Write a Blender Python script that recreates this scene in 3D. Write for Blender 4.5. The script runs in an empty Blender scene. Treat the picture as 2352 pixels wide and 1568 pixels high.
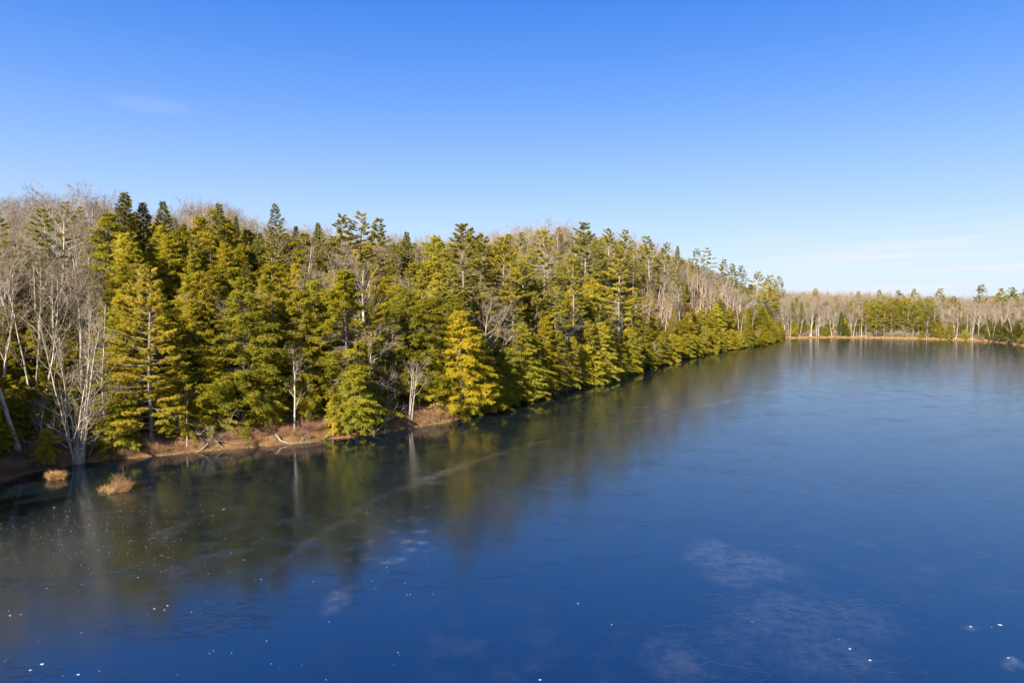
import bpy, math, random
import numpy as np

R = math.radians
sc = bpy.context.scene
col = sc.collection
rng = np.random.default_rng(7)
random.seed(7)

# ------------------------------------------------------------------ camera
CAM_H = 20.0
F = 1568.0            # focal length in pixels of a 2352 x 1568 picture (24 mm on a 36 mm wide sensor)
PITCH = math.atan(94.0 / F)
cam_data = bpy.data.cameras.new('camera')
cam_data.lens = 24.0
cam_data.sensor_width = 36.0
cam_data.clip_start = 0.5
cam_data.clip_end = 20000.0
cam = bpy.data.objects.new('camera', cam_data)
cam.location = (0, 0, CAM_H)
cam.rotation_euler = (R(90) - PITCH, 0, 0)
col.objects.link(cam)
sc.camera = cam

# ------------------------------------------------------------------ sky, sun, exposure
SUN_EL = R(29)
SUN_DIR = np.array([-0.48, -0.88, 0.0]); SUN_DIR /= np.linalg.norm(SUN_DIR)   # horizontal direction towards the sun
world = bpy.data.worlds.new('World')
sc.world = world
world.use_nodes = True
wn, wl = world.node_tree.nodes, world.node_tree.links
wn.clear()
sky = wn.new('ShaderNodeTexSky')
sky.sky_type = 'NISHITA'
sky.sun_disc = False
sky.sun_elevation = SUN_EL
sky.sun_rotation = math.atan2(SUN_DIR[0], SUN_DIR[1])
sky.altitude = 100
sky.air_density = 1.0
sky.dust_density = 0.3
sky.ozone_density = 3.0
hs = wn.new('ShaderNodeMix'); hs.data_type = 'RGBA'; hs.inputs['Factor'].default_value = 0.93
wl.new(sky.outputs[0], hs.inputs['A'])
# towards the sun the sky brightens
tcs = wn.new('ShaderNodeTexCoord'); dts = wn.new('ShaderNodeVectorMath'); dts.operation = 'DOT_PRODUCT'
wl.new(tcs.outputs['Generated'], dts.inputs[0]); dts.inputs[1].default_value = (SUN_DIR[0] * math.cos(SUN_EL), SUN_DIR[1] * math.cos(SUN_EL), math.sin(SUN_EL))
mrs = wn.new('ShaderNodeMapRange'); mrs.interpolation_type = 'SMOOTHSTEP'; wl.new(dts.outputs['Value'], mrs.inputs[0])
mrs.inputs[1].default_value = 0.05; mrs.inputs[2].default_value = 1.0; mrs.inputs[3].default_value = 0.93; mrs.inputs[4].default_value = 0.35
wl.new(mrs.outputs[0], hs.inputs['Factor'])
EXPOSURE = 1.78
SKY_STRENGTH = 0.09
def srgb(c):
    return [((x / 255 + 0.055) / 1.055) ** 2.4 if x > 10 else x / 255 / 12.92 for x in c]
# the clear winter sky of the place: pale at the horizon, deep blue overhead
skyr = wn.new('ShaderNodeValToRGB'); skyr.color_ramp.interpolation = 'B_SPLINE'
STOPS = [(0.0, (206, 225, 252)), (0.035, (206, 228, 253)), (0.09, (193, 219, 255)), (0.16, (161, 200, 255)), (0.24, (122, 173, 252)), (0.32, (87, 151, 245)), (0.41, (48, 127, 235)),
         (0.52, (0, 98, 205)), (0.70, (0, 82, 178)), (1.0, (0, 70, 165))]
e_ = skyr.color_ramp.elements
while len(e_) < len(STOPS): e_.new(0.5)
GAIN = 1.0 / SKY_STRENGTH / 2 ** EXPOSURE
for k_, (p_, c_) in enumerate(STOPS):
    q_ = srgb(c_)
    e_[k_].position = p_; e_[k_].color = (q_[0], q_[1], q_[2], 1)
gain = wn.new('ShaderNodeVectorMath'); gain.operation = 'SCALE'; gain.inputs['Scale'].default_value = GAIN
wl.new(skyr.outputs[0], gain.inputs[0]); wl.new(gain.outputs[0], hs.inputs['B'])
bgn = wn.new('ShaderNodeBackground'); bgn.inputs['Strength'].default_value = SKY_STRENGTH
wout = wn.new('ShaderNodeOutputWorld')
# thin clouds: horizontal streaks low over the far shore and one small wisp
tc = wn.new('ShaderNodeTexCoord')
sep = wn.new('ShaderNodeSeparateXYZ'); wl.new(tc.outputs['Generated'], sep.inputs[0]); wl.new(sep.outputs[2], skyr.inputs[0])

def wmath(op, a, b=None, c=None, clamp=False):
    n = wn.new('ShaderNodeMath'); n.operation = op; n.use_clamp = clamp
    for k, v in enumerate((a, b, c)):
        if v is None: continue
        if isinstance(v, (int, float)): n.inputs[k].default_value = v
        else: wl.new(v, n.inputs[k])
    return n.outputs[0]

def wsmooth(v, a, b):
    n = wn.new('ShaderNodeMapRange'); n.interpolation_type = 'SMOOTHSTEP'
    wl.new(v, n.inputs[0]); n.inputs[1].default_value = a; n.inputs[2].default_value = b
    return n.outputs[0]

az = wmath('ARCTAN2', sep.outputs[0], sep.outputs[1])
el = wmath('ARCSINE', sep.outputs[2])
cv = wn.new('ShaderNodeCombineXYZ')
wl.new(wmath('MULTIPLY', az, 3.2), cv.inputs[0]); wl.new(wmath('MULTIPLY', wmath('SUBTRACT', el, wmath('MULTIPLY', az, 0.03)), 75.0), cv.inputs[1])
cn = wn.new('ShaderNodeTexNoise'); cn.inputs['Scale'].default_value = 1.0; cn.inputs['Detail'].default_value = 4; cn.inputs['Roughness'].default_value = 0.5
wl.new(cv.outputs[0], cn.inputs['Vector'])
streak = wsmooth(cn.outputs[0], 0.44, 0.70)
band = wmath('MULTIPLY', wsmooth(el, 0.0, 0.02), wmath('SUBTRACT', 1.0, wsmooth(el, 0.055, 0.125)))
side = wsmooth(az, 0.22, 0.55)
low = wmath('MULTIPLY', wmath('MULTIPLY', band, side), wmath('ADD', 0.16, wmath('MULTIPLY', streak, 0.84)))
# small wisp high over the left wood
dx = wmath('DIVIDE', wmath('SUBTRACT', az, -0.480), 0.052)
dy = wmath('DIVIDE', wmath('SUBTRACT', el, 0.2437), 0.0105)
rr = wmath('ADD', wmath('MULTIPLY', dx, dx), wmath('MULTIPLY', dy, dy))
wisp = wmath('MULTIPLY', wmath('SUBTRACT', 1.0, wsmooth(rr, 0.0, 1.4)), wmath('MULTIPLY_ADD', cn.outputs[0], 0.16, 0.0))
cl = wmath('ADD', wmath('MULTIPLY', low, 0.95), wisp, clamp=True)
cmix = wn.new('ShaderNodeMix'); cmix.data_type = 'RGBA'
wl.new(cl, cmix.inputs['Factor']); wl.new(hs.outputs['Result'], cmix.inputs['A']); cmix.inputs['B'].default_value = (0.88 * GAIN, 0.90 * GAIN, 0.98 * GAIN, 1)
wl.new(cmix.outputs['Result'], bgn.inputs['Color'])
wl.new(bgn.outputs[0], wout.inputs[0])

sun_data = bpy.data.lights.new('sun', 'SUN')
sun_data.energy = 5.0
sun_data.angle = R(0.53)
sun_data.color = (1.0, 0.90, 0.76)
sun = bpy.data.objects.new('sun', sun_data)
sv = np.array([SUN_DIR[0] * math.cos(SUN_EL), SUN_DIR[1] * math.cos(SUN_EL), math.sin(SUN_EL)])
from mathutils import Vector
sun.rotation_euler = Vector(sv.tolist()).to_track_quat('Z', 'Y').to_euler()
sun.location = (-60, -60, 90)
col.objects.link(sun)

sc.view_settings.view_transform = 'Standard'
sc.view_settings.look = 'None'
sc.view_settings.exposure = EXPOSURE
sc.view_settings.gamma = 1.0
sc.view_settings.use_curve_mapping = False
sc.render.engine = 'CYCLES'
sc.cycles.max_bounces = 5
sc.cycles.diffuse_bounces = 3
sc.cycles.glossy_bounces = 3
sc.cycles.transmission_bounces = 3
sc.cycles.transparent_max_bounces = 4
sc.cycles.sample_clamp_indirect = 4.0

# ------------------------------------------------------------------ where things stand
CP, SP = math.cos(PITCH), math.sin(PITCH)

def ray(u, v):
    cx, cy = (u - 1176.0) / F, -(v - 784.0) / F
    return np.array([cx, CP + cy * SP, -SP + cy * CP])

def water_pt(u, v):
    d = ray(u, v)
    t = -CAM_H / d[2]
    return np.array([d[0] * t, d[1] * t])

def top_z(r_y, v):
    d = ray(1176, v)
    return CAM_H + r_y * d[2] / d[1]

SHORE = [(0, 1112), (60, 1085), (180, 1064), (250, 1056), (400, 1043), (560, 1029), (690, 1018), (755, 1008), (860, 998), (890, 990), (1030, 970),
         (1075, 955), (1130, 945), (1200, 918), (1330, 890), (1420, 866), (1450, 853), (1560, 826), (1640, 808), (1720, 796), (1765, 788),
         (1790, 777), (1900, 775), (2000, 776), (2130, 779), (2250, 783), (2300, 787), (2352, 794)]
SU = np.array([p[0] for p in SHORE], float); SV = np.array([p[1] for p in SHORE], float)
shore_w = [water_pt(*p) for p in SHORE]
LAKE = np.array([(-62, 22), (-60, 40), (-63, 60)] + [tuple(p) for p in shore_w] +
                [(250, 285), (300, 240), (380, 120), (420, -300), (-280, -300), (-150, -80), (-82, 0)])

def shore_dist(x, y):
    """metres to the waterline, positive on land"""
    x = np.asarray(x, float); y = np.asarray(y, float)
    best = np.full(x.shape, 1e18); inside = np.zeros(x.shape, bool)
    n = len(LAKE)
    for i in range(n):
        ax, ay = LAKE[i]; bx, by = LAKE[(i + 1) % n]
        ex, ey = bx - ax, by - ay
        t = np.clip(((x - ax) * ex + (y - ay) * ey) / (ex * ex + ey * ey), 0, 1)
        d2 = (x - ax - t * ex) ** 2 + (y - ay - t * ey) ** 2
        best = np.minimum(best, d2)
        c = ((ay > y) != (by > y)) & (x < ex * (y - ay) / (ey if ey != 0 else 1e-9) + ax)
        inside ^= c
    d = np.sqrt(best)
    return np.where(inside, -d, d)

def smooth(x, a, b):
    t = np.clip((x - a) / (b - a), 0, 1)
    return t * t * (3 - 2 * t)

def wob(x, y, s, k=0.0):
    return (np.sin(x / s + 1.3 * k) * np.cos(y / (s * 1.17) + 2.1 * k) + 0.5 * np.sin(x / s * 2.3 + y / s * 1.9 + k) + 0.25 * np.sin(x / s * 5.1 - y / s * 4.3 + 3 * k)) / 1.75

def ground(x, y):
    x = np.asarray(x, float); y = np.asarray(y, float)
    s = shore_dist(x, y) + 0.5 * wob(x, y, 2.3, 1) + 0.25 * wob(x, y, 0.8, 2)
    amp = 33.5 - 25.5 * smooth(y, 298, 465)
    amp = amp * (1 - 0.75 * smooth(x, 180, 260))
    land = 0.45 * smooth(s, 0, 1.2) + amp * (1 - np.exp(-(np.maximum(s, 0) / (62.0 - 41.0 * smooth(y, 165, 290) * (1 - smooth(x, 108, 150)))) ** 1.15)) + 0.35 * wob(x, y, 4.0, 3) * smooth(s, 2, 12) + 1.4 * wob(x, y, 21, 5) * smooth(s, 8, 40)
    bed = -1.6 * smooth(-s, 0, 5)
    return np.where(s > 0, land, bed)

def back_pt(u, b):
    """b metres behind the waterline in the direction of picture column u"""
    v = np.interp(u, SU, SV)
    if u < 0: v = 1112 + (0 - u) * 0.5
    p = water_pt(u, v)
    r = np.linalg.norm(p)
    return p * (1 + b / r)

# ------------------------------------------------------------------ material helpers
def new_mat(name):
    m = bpy.data.materials.new(name); m.use_nodes = True
    nt = m.node_tree; nt.nodes.clear()
    return m, nt.nodes, nt.links

def ramp(nodes, stops):
    r = nodes.new('ShaderNodeValToRGB')
    e = r.color_ramp.elements
    while len(e) > len(stops): e.remove(e[-1])
    while len(e) < len(stops): e.new(0.5)
    for k, (p, c) in enumerate(stops):
        e[k].position = p; e[k].color = (c[0], c[1], c[2], 1)
    return r

def foliage_mat(name, stops, random_amp=0.42, transl=0.48, var=(0.75, 1.25)):
    """needles: colour runs through STOPS by each spray's own tint and each tree's own chance value"""
    m, n, l = new_mat(name)
    at = n.new('ShaderNodeAttribute'); at.attribute_name = 'tint'
    oi = n.new('ShaderNodeObjectInfo')
    a = n.new('ShaderNodeMath'); a.operation = 'MULTIPLY_ADD'
    l.new(oi.outputs['Random'], a.inputs[0]); a.inputs[1].default_value = random_amp; a.inputs[2].default_value = -random_amp / 2
    b = n.new('ShaderNodeMath'); b.operation = 'ADD'; b.use_clamp = True
    l.new(at.outputs['Fac'], b.inputs[0]); l.new(a.outputs[0], b.inputs[1])
    r = ramp(n, stops); l.new(b.outputs[0], r.inputs[0])
    # another chance value per tree for brightness
    w = n.new('ShaderNodeTexWhiteNoise'); w.noise_dimensions = '1D'; l.new(oi.outputs['Random'], w.inputs['W'])
    mr = n.new('ShaderNodeMapRange'); l.new(w.outputs['Value'], mr.inputs[0]); mr.inputs[3].default_value = var[0]; mr.inputs[4].default_value = var[1]
    hsv = n.new('ShaderNodeHueSaturation'); l.new(r.outputs[0], hsv.inputs['Color']); l.new(mr.outputs[0], hsv.inputs['Value'])
    w2 = n.new('ShaderNodeTexWhiteNoise'); w2.noise_dimensions = '1D'
    a2 = n.new('ShaderNodeMath'); a2.operation = 'ADD'; l.new(oi.outputs['Random'], a2.inputs[0]); a2.inputs[1].default_value = 3.7; l.new(a2.outputs[0], w2.inputs['W'])
    m2 = n.new('ShaderNodeMapRange'); l.new(w2.outputs['Value'], m2.inputs[0]); m2.inputs[3].default_value = 0.491; m2.inputs[4].default_value = 0.507; l.new(m2.outputs[0], hsv.inputs['Hue'])
    m3 = n.new('ShaderNodeMapRange'); l.new(w2.outputs['Value'], m3.inputs[0]); m3.inputs[3].default_value = 0.98; m3.inputs[4].default_value = 0.93; l.new(m3.outputs[0], hsv.inputs['Saturation'])
    d = n.new('ShaderNodeBsdfDiffuse'); t = n.new('ShaderNodeBsdfTranslucent')
    l.new(hsv.outputs[0], d.inputs['Color']); l.new(hsv.outputs[0], t.inputs['Color'])
    mx = n.new('ShaderNodeMixShader'); mx.inputs[0].default_value = transl
    l.new(d.outputs[0], mx.inputs[1]); l.new(t.outputs[0], mx.inputs[2])
    o = n.new('ShaderNodeOutputMaterial'); l.new(mx.outputs[0], o.inputs[0])
    return m

def bark_mat(name, c0, c1, c2, scale=3.0, bump=0.4):
    m, n, l = new_mat(name)
    tcn = n.new('ShaderNodeTexCoord')
    mp = n.new('ShaderNodeMapping'); mp.inputs['Scale'].default_value = (1, 1, 0.35); l.new(tcn.outputs['Object'], mp.inputs[0])
    no = n.new('ShaderNodeTexNoise'); no.inputs['Scale'].default_value = scale; no.inputs['Detail'].default_value = 5; no.inputs['Roughness'].default_value = 0.65
    l.new(mp.outputs[0], no.inputs['Vector'])
    r = ramp(n, [(0.3, c0), (0.52, c1), (0.72, c2)]); l.new(no.outputs[0], r.inputs[0])
    oi = n.new('ShaderNodeObjectInfo')
    mr = n.new('ShaderNodeMapRange'); l.new(oi.outputs['Random'], mr.inputs[0]); mr.inputs[3].default_value = 0.78; mr.inputs[4].default_value = 1.2
    hsv = n.new('ShaderNodeHueSaturation'); l.new(r.outputs[0], hsv.inputs['Color']); l.new(mr.outputs[0], hsv.inputs['Value'])
    p = n.new('ShaderNodeBsdfPrincipled'); l.new(hsv.outputs[0], p.inputs['Base Color']); p.inputs['Roughness'].default_value = 0.9
    p.inputs['Specular IOR Level'].default_value = 0.15
    if bump:
        bp = n.new('ShaderNodeBump'); bp.inputs['Strength'].default_value = bump; bp.inputs['Distance'].default_value = 0.04
        l.new(no.outputs[0], bp.inputs['Height']); l.new(bp.outputs[0], p.inputs['Normal'])
    o = n.new('ShaderNodeOutputMaterial'); l.new(p.outputs[0], o.inputs[0])
    return m

M_hem = foliage_mat('hemlock_needles', [(0.0, (0.155, 0.158, 0.012)), (0.35, (0.280, 0.250, 0.011)), (0.7, (0.390, 0.310, 0.012)), (1.0, (0.45, 0.320, 0.013))])
M_pine = foliage_mat('pine_needles', [(0.0, (0.15, 0.155, 0.026)), (0.4, (0.30, 0.265, 0.028)), (0.75, (0.42, 0.335, 0.026)), (1.0, (0.50, 0.35, 0.028))], 0.4)
M_spruce = foliage_mat('spruce_needles', [(0.0, (0.060, 0.070, 0.016)), (0.5, (0.135, 0.130, 0.018)), (1.0, (0.220, 0.180, 0.020))], 0.4, 0.18)
M_bark = bark_mat('conifer_bark', (0.08, 0.064, 0.05), (0.19, 0.158, 0.13), (0.30, 0.265, 0.225))
M_pale = bark_mat('pale_bark', (0.14, 0.115, 0.088), (0.32, 0.28, 0.225), (0.44, 0.395, 0.335))
M_twig = bark_mat('twig_bark', (0.13, 0.100, 0.070), (0.195, 0.152, 0.104), (0.27, 0.215, 0.15), 6, 0)
M_dead = bark_mat('weathered_wood', (0.13, 0.11, 0.09), (0.21, 0.18, 0.148), (0.29, 0.25, 0.21))
M_red = bark_mat('red_twig_bark', (0.14, 0.072, 0.042), (0.22, 0.12, 0.068), (0.30, 0.18, 0.105), 6, 0)

# ------------------------------------------------------------------ mesh helpers
class Geo:
    """collects vertices and faces (triangles or quads) with a tint per vertex"""
    def __init__(self): self.v, self.t, self.q, self.c, self.n = [], [], [], [], 0
    def tris(self, V, T, tint=0.5):
        V = np.asarray(V, np.float32).reshape(-1, 3)
        self.v.append(V); self.t.append(np.asarray(T, np.int64).reshape(-1, 3) + self.n)
        tt = np.broadcast_to(np.asarray(tint, np.float32), (len(V),)) if np.ndim(tint) == 0 else np.asarray(tint, np.float32)
        self.c.append(tt); self.n += len(V)
    def quads(self, V, Q, tint=0.5):
        Q = np.asarray(Q).reshape(-1, 4)
        self.tris(V, np.concatenate([Q[:, [0, 1, 2]], Q[:, [0, 2, 3]]]), tint)
    def soup(self, P, tint):
        """P: (n,3,3) loose triangles, tint (n,)"""
        n = len(P)
        self.tris(P.reshape(-1, 3), np.arange(n * 3), np.repeat(tint, 3))
    def mesh(self, name, mat, smooth_shade=False):
        V = np.concatenate(self.v); T = np.concatenate(self.t); C = np.concatenate(self.c)
        return raw_mesh(name, V, T, mat, C, smooth_shade)

def raw_mesh(name, V, T, mat, C=None, smooth_shade=False, extra=None):
    me = bpy.data.meshes.new(name)
    k = T.shape[1]
    me.vertices.add(len(V)); me.vertices.foreach_set('co', np.ascontiguousarray(V, np.float32).ravel())
    me.loops.add(T.size); me.loops.foreach_set('vertex_index', np.ascontiguousarray(T, np.int32).ravel())
    me.polygons.add(len(T)); me.polygons.foreach_set('loop_start', np.arange(0, T.size, k, dtype=np.int32))
    me.polygons.foreach_set('use_smooth', np.full(len(T), smooth_shade, bool))
    if C is not None:
        a = me.attributes.new('tint', 'FLOAT', 'POINT'); a.data.foreach_set('value', np.ascontiguousarray(C, np.float32))
    for nm, arr in (extra or {}).items():
        a = me.attributes.new(nm, 'FLOAT', 'POINT'); a.data.foreach_set('value', np.ascontiguousarray(arr, np.float32))
    me.update(calc_edges=True)
    me.materials.append(mat)
    return me

def unit(a): return a / np.maximum(np.linalg.norm(a, axis=-1, keepdims=True), 1e-9)

def prisms(geo, P0, P1, r0, r1, sides=3, tint=0.5):
    """many short tapered sticks at once"""
    P0 = np.asarray(P0, float).reshape(-1, 3); P1 = np.asarray(P1, float).reshape(-1, 3)
    n = len(P0)
    if n == 0: return
    d = unit(P1 - P0)
    ref = np.where(np.abs(d[:, 2:3]) > 0.9, np.array([[1.0, 0, 0]]), np.array([[0, 0, 1.0]]))
    a = unit(np.cross(d, ref)); b = np.cross(d, a)
    ang = np.arange(sides) * 2 * math.pi / sides
    ring = a[:, None, :] * np.cos(ang)[None, :, None] + b[:, None, :] * np.sin(ang)[None, :, None]
    r0 = np.broadcast_to(r0, (n,)); r1 = np.broadcast_to(r1, (n,))
    V = np.concatenate([P0[:, None] + ring * r0[:, None, None], P1[:, None] + ring * r1[:, None, None]], 1)   # n, 2*sides, 3
    k = np.arange(sides); k2 = (k + 1) % sides
    q = np.stack([k, k2, k2 + sides, k + sides], 1)
    Q = (q[None] + (np.arange(n) * 2 * sides)[:, None, None]).reshape(-1, 4)
    geo.quads(V.reshape(-1, 3), Q, tint)

def ribbons(geo, P0, P1, w0, w1, tint=0.5):
    P0 = np.asarray(P0, float).reshape(-1, 3); P1 = np.asarray(P1, float).reshape(-1, 3)
    n = len(P0)
    d = unit(P1 - P0)
    s = unit(np.cross(d, rng.normal(size=(n, 3))))
    w0 = np.broadcast_to(w0, (n,))[:, None]; w1 = np.broadcast_to(w1, (n,))[:, None]
    V = np.stack([P0 - s * w0, P0 + s * w0, P1 + s * w1, P1 - s * w1], 1).reshape(-1, 3)
    geo.quads(V, np.arange(n * 4).reshape(-1, 4), tint)

def spikes(geo, P0, P1, w, tint):
    """single tapering triangles from P0 to P1"""
    d = unit(P1 - P0)
    s = unit(np.cross(d, rng.normal(size=d.shape)))
    w = np.broadcast_to(w, (len(P0),))[:, None]
    P = np.stack([P0 - s * w, P0 + s * w, P1], 1)
    geo.soup(P, np.broadcast_to(tint, (len(P0),)))

def tube(geo, pts, rad, sides=9, tint=0.5, cap=True):
    pts = np.asarray(pts, float); rad = np.asarray(rad, float); n = len(pts)
    d = unit(np.gradient(pts, axis=0))
    ref = np.array([1.0, 0.13, 0.05]) if abs(d[0][2]) > 0.6 else np.array([0.05, 0.1, 1.0])
    a = unit(np.cross(d, ref)); b = np.cross(d, a)
    ang = np.arange(sides) * 2 * math.pi / sides
    V = pts[:, None] + (a[:, None] * np.cos(ang)[None, :, None] + b[:, None] * np.sin(ang)[None, :, None]) * rad[:, None, None]
    Q = []
    for i in range(n - 1):
        for j in range(sides):
            Q.append((i * sides + j, i * sides + (j + 1) % sides, (i + 1) * sides + (j + 1) % sides, (i + 1) * sides + j))
    geo.quads(V.reshape(-1, 3), Q, tint)
    if cap:
        for i in (0, n - 1):
            c = np.concatenate([V[i], pts[i:i + 1]])
            geo.tris(c, [(j, (j + 1) % sides, sides) for j in range(sides)], tint)

def trunk_curve(H, lean=0.02, wobble=0.12, n=14):
    t = np.linspace(0, 1, n)
    ph = rng.uniform(0, 6.28, 4)
    x = lean * H * t * math.cos(ph[0]) + wobble * (np.sin(t * 5 + ph[1]) - math.sin(ph[1])) * t
    y = lean * H * t * math.sin(ph[0]) + wobble * (np.sin(t * 4 + ph[2]) - math.sin(ph[2])) * t
    return np.stack([x, y, t * H], 1)

def at_t(curve, t):
    tt = np.linspace(0, 1, len(curve))
    return np.stack([np.interp(t, tt, curve[:, k]) for k in range(3)], -1)

# ------------------------------------------------------------------ conifers
def hemlock(H=18.0, rad=4.2, base=0.03, nb=210, sparse=0.0, deadzone=None, dens=1.0, point=0.75, tipdroop=0.45):
    wood, leaf = Geo(), Geo()
    tr = trunk_curve(H, 0.02, 0.15)
    r0 = 0.0125 * H
    tr[0, 2] = -0.6
    tt = np.linspace(0, 1, len(tr))
    tube(wood, tr, r0 * (1 - tt) ** 0.8 + 0.015 + r0 * 0.5 * np.exp(-tt * 40), 9)
    lump = rng.uniform(0, 6.28, 6)
    for i in range(nb):
        t = base + (1 - base) * ((i + rng.uniform(0, 1)) / nb) ** 0.96
        t = min(t, 0.992)
        phi = i * 2.39996 + rng.normal(0, 0.35)
        prof = min(1.0, ((1 - t) / 0.80)) ** point * (0.72 + 0.28 * smooth(t, 0.0, 0.18))
        az_l = 1 + 0.20 * math.sin(phi * 2 + lump[0] + t * 5) + 0.14 * math.sin(phi * 3 + lump[1] - t * 9)
        L = rad * prof * az_l * rng.choice([rng.uniform(0.68, 1.16), rng.uniform(0.35, 0.7)], p=[.8, .2]) + 0.25
        o = at_t(tr, t)
        up = 0.34 * smooth(t, 0.5, 1.0) + rng.normal(0, 0.20) + 0.10
        d = np.array([math.cos(phi), math.sin(phi), 0.0]); side = np.array([-math.sin(phi), math.cos(phi), 0.0])
        K = 6
        s = np.linspace(0, 1, K + 1)
        droop = tipdroop * rng.uniform(0.6, 1.3)
        path = o + d * (s * L)[:, None] + np.array([0, 0, 1.0]) * (s * L * up - droop * L * 0.42 * s ** 2.2)[:, None] + side * (rng.normal(0, 0.10) * L * s ** 2)[:, None]
        rr_ = (0.012 + 0.010 * L) * (1 - s * 0.85)
        prisms(wood, path[:-1], path[1:], rr_[:-1], rr_[1:], 3)
        dead = deadzone is not None and deadzone[0] < t < deadzone[1] and rng.random() < deadzone[2]
        ns = int((7 + 9.0 * L) * dens * (1 - sparse))
        if dead:
            m = 16
            q = rng.uniform(0.25, 1, m); P0 = at_t(path, q)
            dd = unit(d[None] * 0.7 + side[None] * rng.choice([-1, 1], m)[:, None] * 0.8 + rng.normal(0, 0.25, (m, 3)))
            prisms(wood, P0, P0 + dd * rng.uniform(0.3, 1.1, m)[:, None] * (0.3 + 0.22 * L), 0.014, 0.004, 3)
            if rng.random() < 0.75: continue
            ns = ns // 3
        if ns < 2: ns = 2
        # side branchlets
        q = rng.uniform(0.16, 1.02, ns) ** 0.8
        q = np.clip(q, 0, 1)
        P0 = at_t(path, q)
        sg = rng.choice([-1.0, 1.0], ns)
        bl = (0.30 + 0.30 * L * (1.05 - q) * 0.8 + 0.12) * rng.uniform(0.6, 1.25, ns)
        bl = np.minimum(bl, 1.5)
        dd = unit(d[None] * rng.uniform(0.45, 1.0, ns)[:, None] + side[None] * (sg * rng.uniform(0.35, 1.0, ns))[:, None] + np.array([[0, 0, 1.0]]) * rng.normal(-0.06 + up * 0.6, 0.30, ns)[:, None])
        nl = 10
        # leafy pieces along each branchlet, hanging a little
        k = np.linspace(0.10, 1.0, nl)[None, :, None]
        C = P0[:, None] + dd[:, None] * bl[:, None, None] * k
        C[..., 2] -= (bl[:, None] * 0.30 * k[..., 0] ** 2)
        C += rng.normal(0, 0.07, C.shape)
        n = ns * nl
        C = C.reshape(-1, 3)
        dirs = np.repeat(dd, nl, 0)
        lat = unit(np.cross(dirs, np.array([0, 0, 1.0])) + rng.normal(0, 0.22, (n, 3)))
        sgn = rng.choice([-1.0, 1.0], n)[:, None]
        tipd = unit(dirs * rng.uniform(0.4, 1.1, n)[:, None] + lat * sgn * 0.75 + np.array([[0, 0, -0.18]]) + rng.normal(0, 0.36, (n, 3)))
        ll = rng.uniform(0.12, 0.30, n)[:, None]
        ww = rng.uniform(0.030, 0.072, n)[:, None]
        wv = unit(np.cross(tipd, np.array([0, 0, 0.7]) + rng.normal(0, 0.8, (n, 3))))
        A = C - tipd * ll * 0.35 - wv * ww; B = C - tipd * ll * 0.35 + wv * ww; T = C + tipd * ll
        btint = 0.45 + rng.normal(0, 0.13) + 0.10 * (t - 0.5)
        tint = np.clip(np.repeat(btint + rng.normal(0, 0.09, ns), nl) + rng.normal(0, 0.06, n), 0, 1)
        leaf.soup(np.stack([A, B, T], 1), tint)
    return wood, leaf

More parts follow.
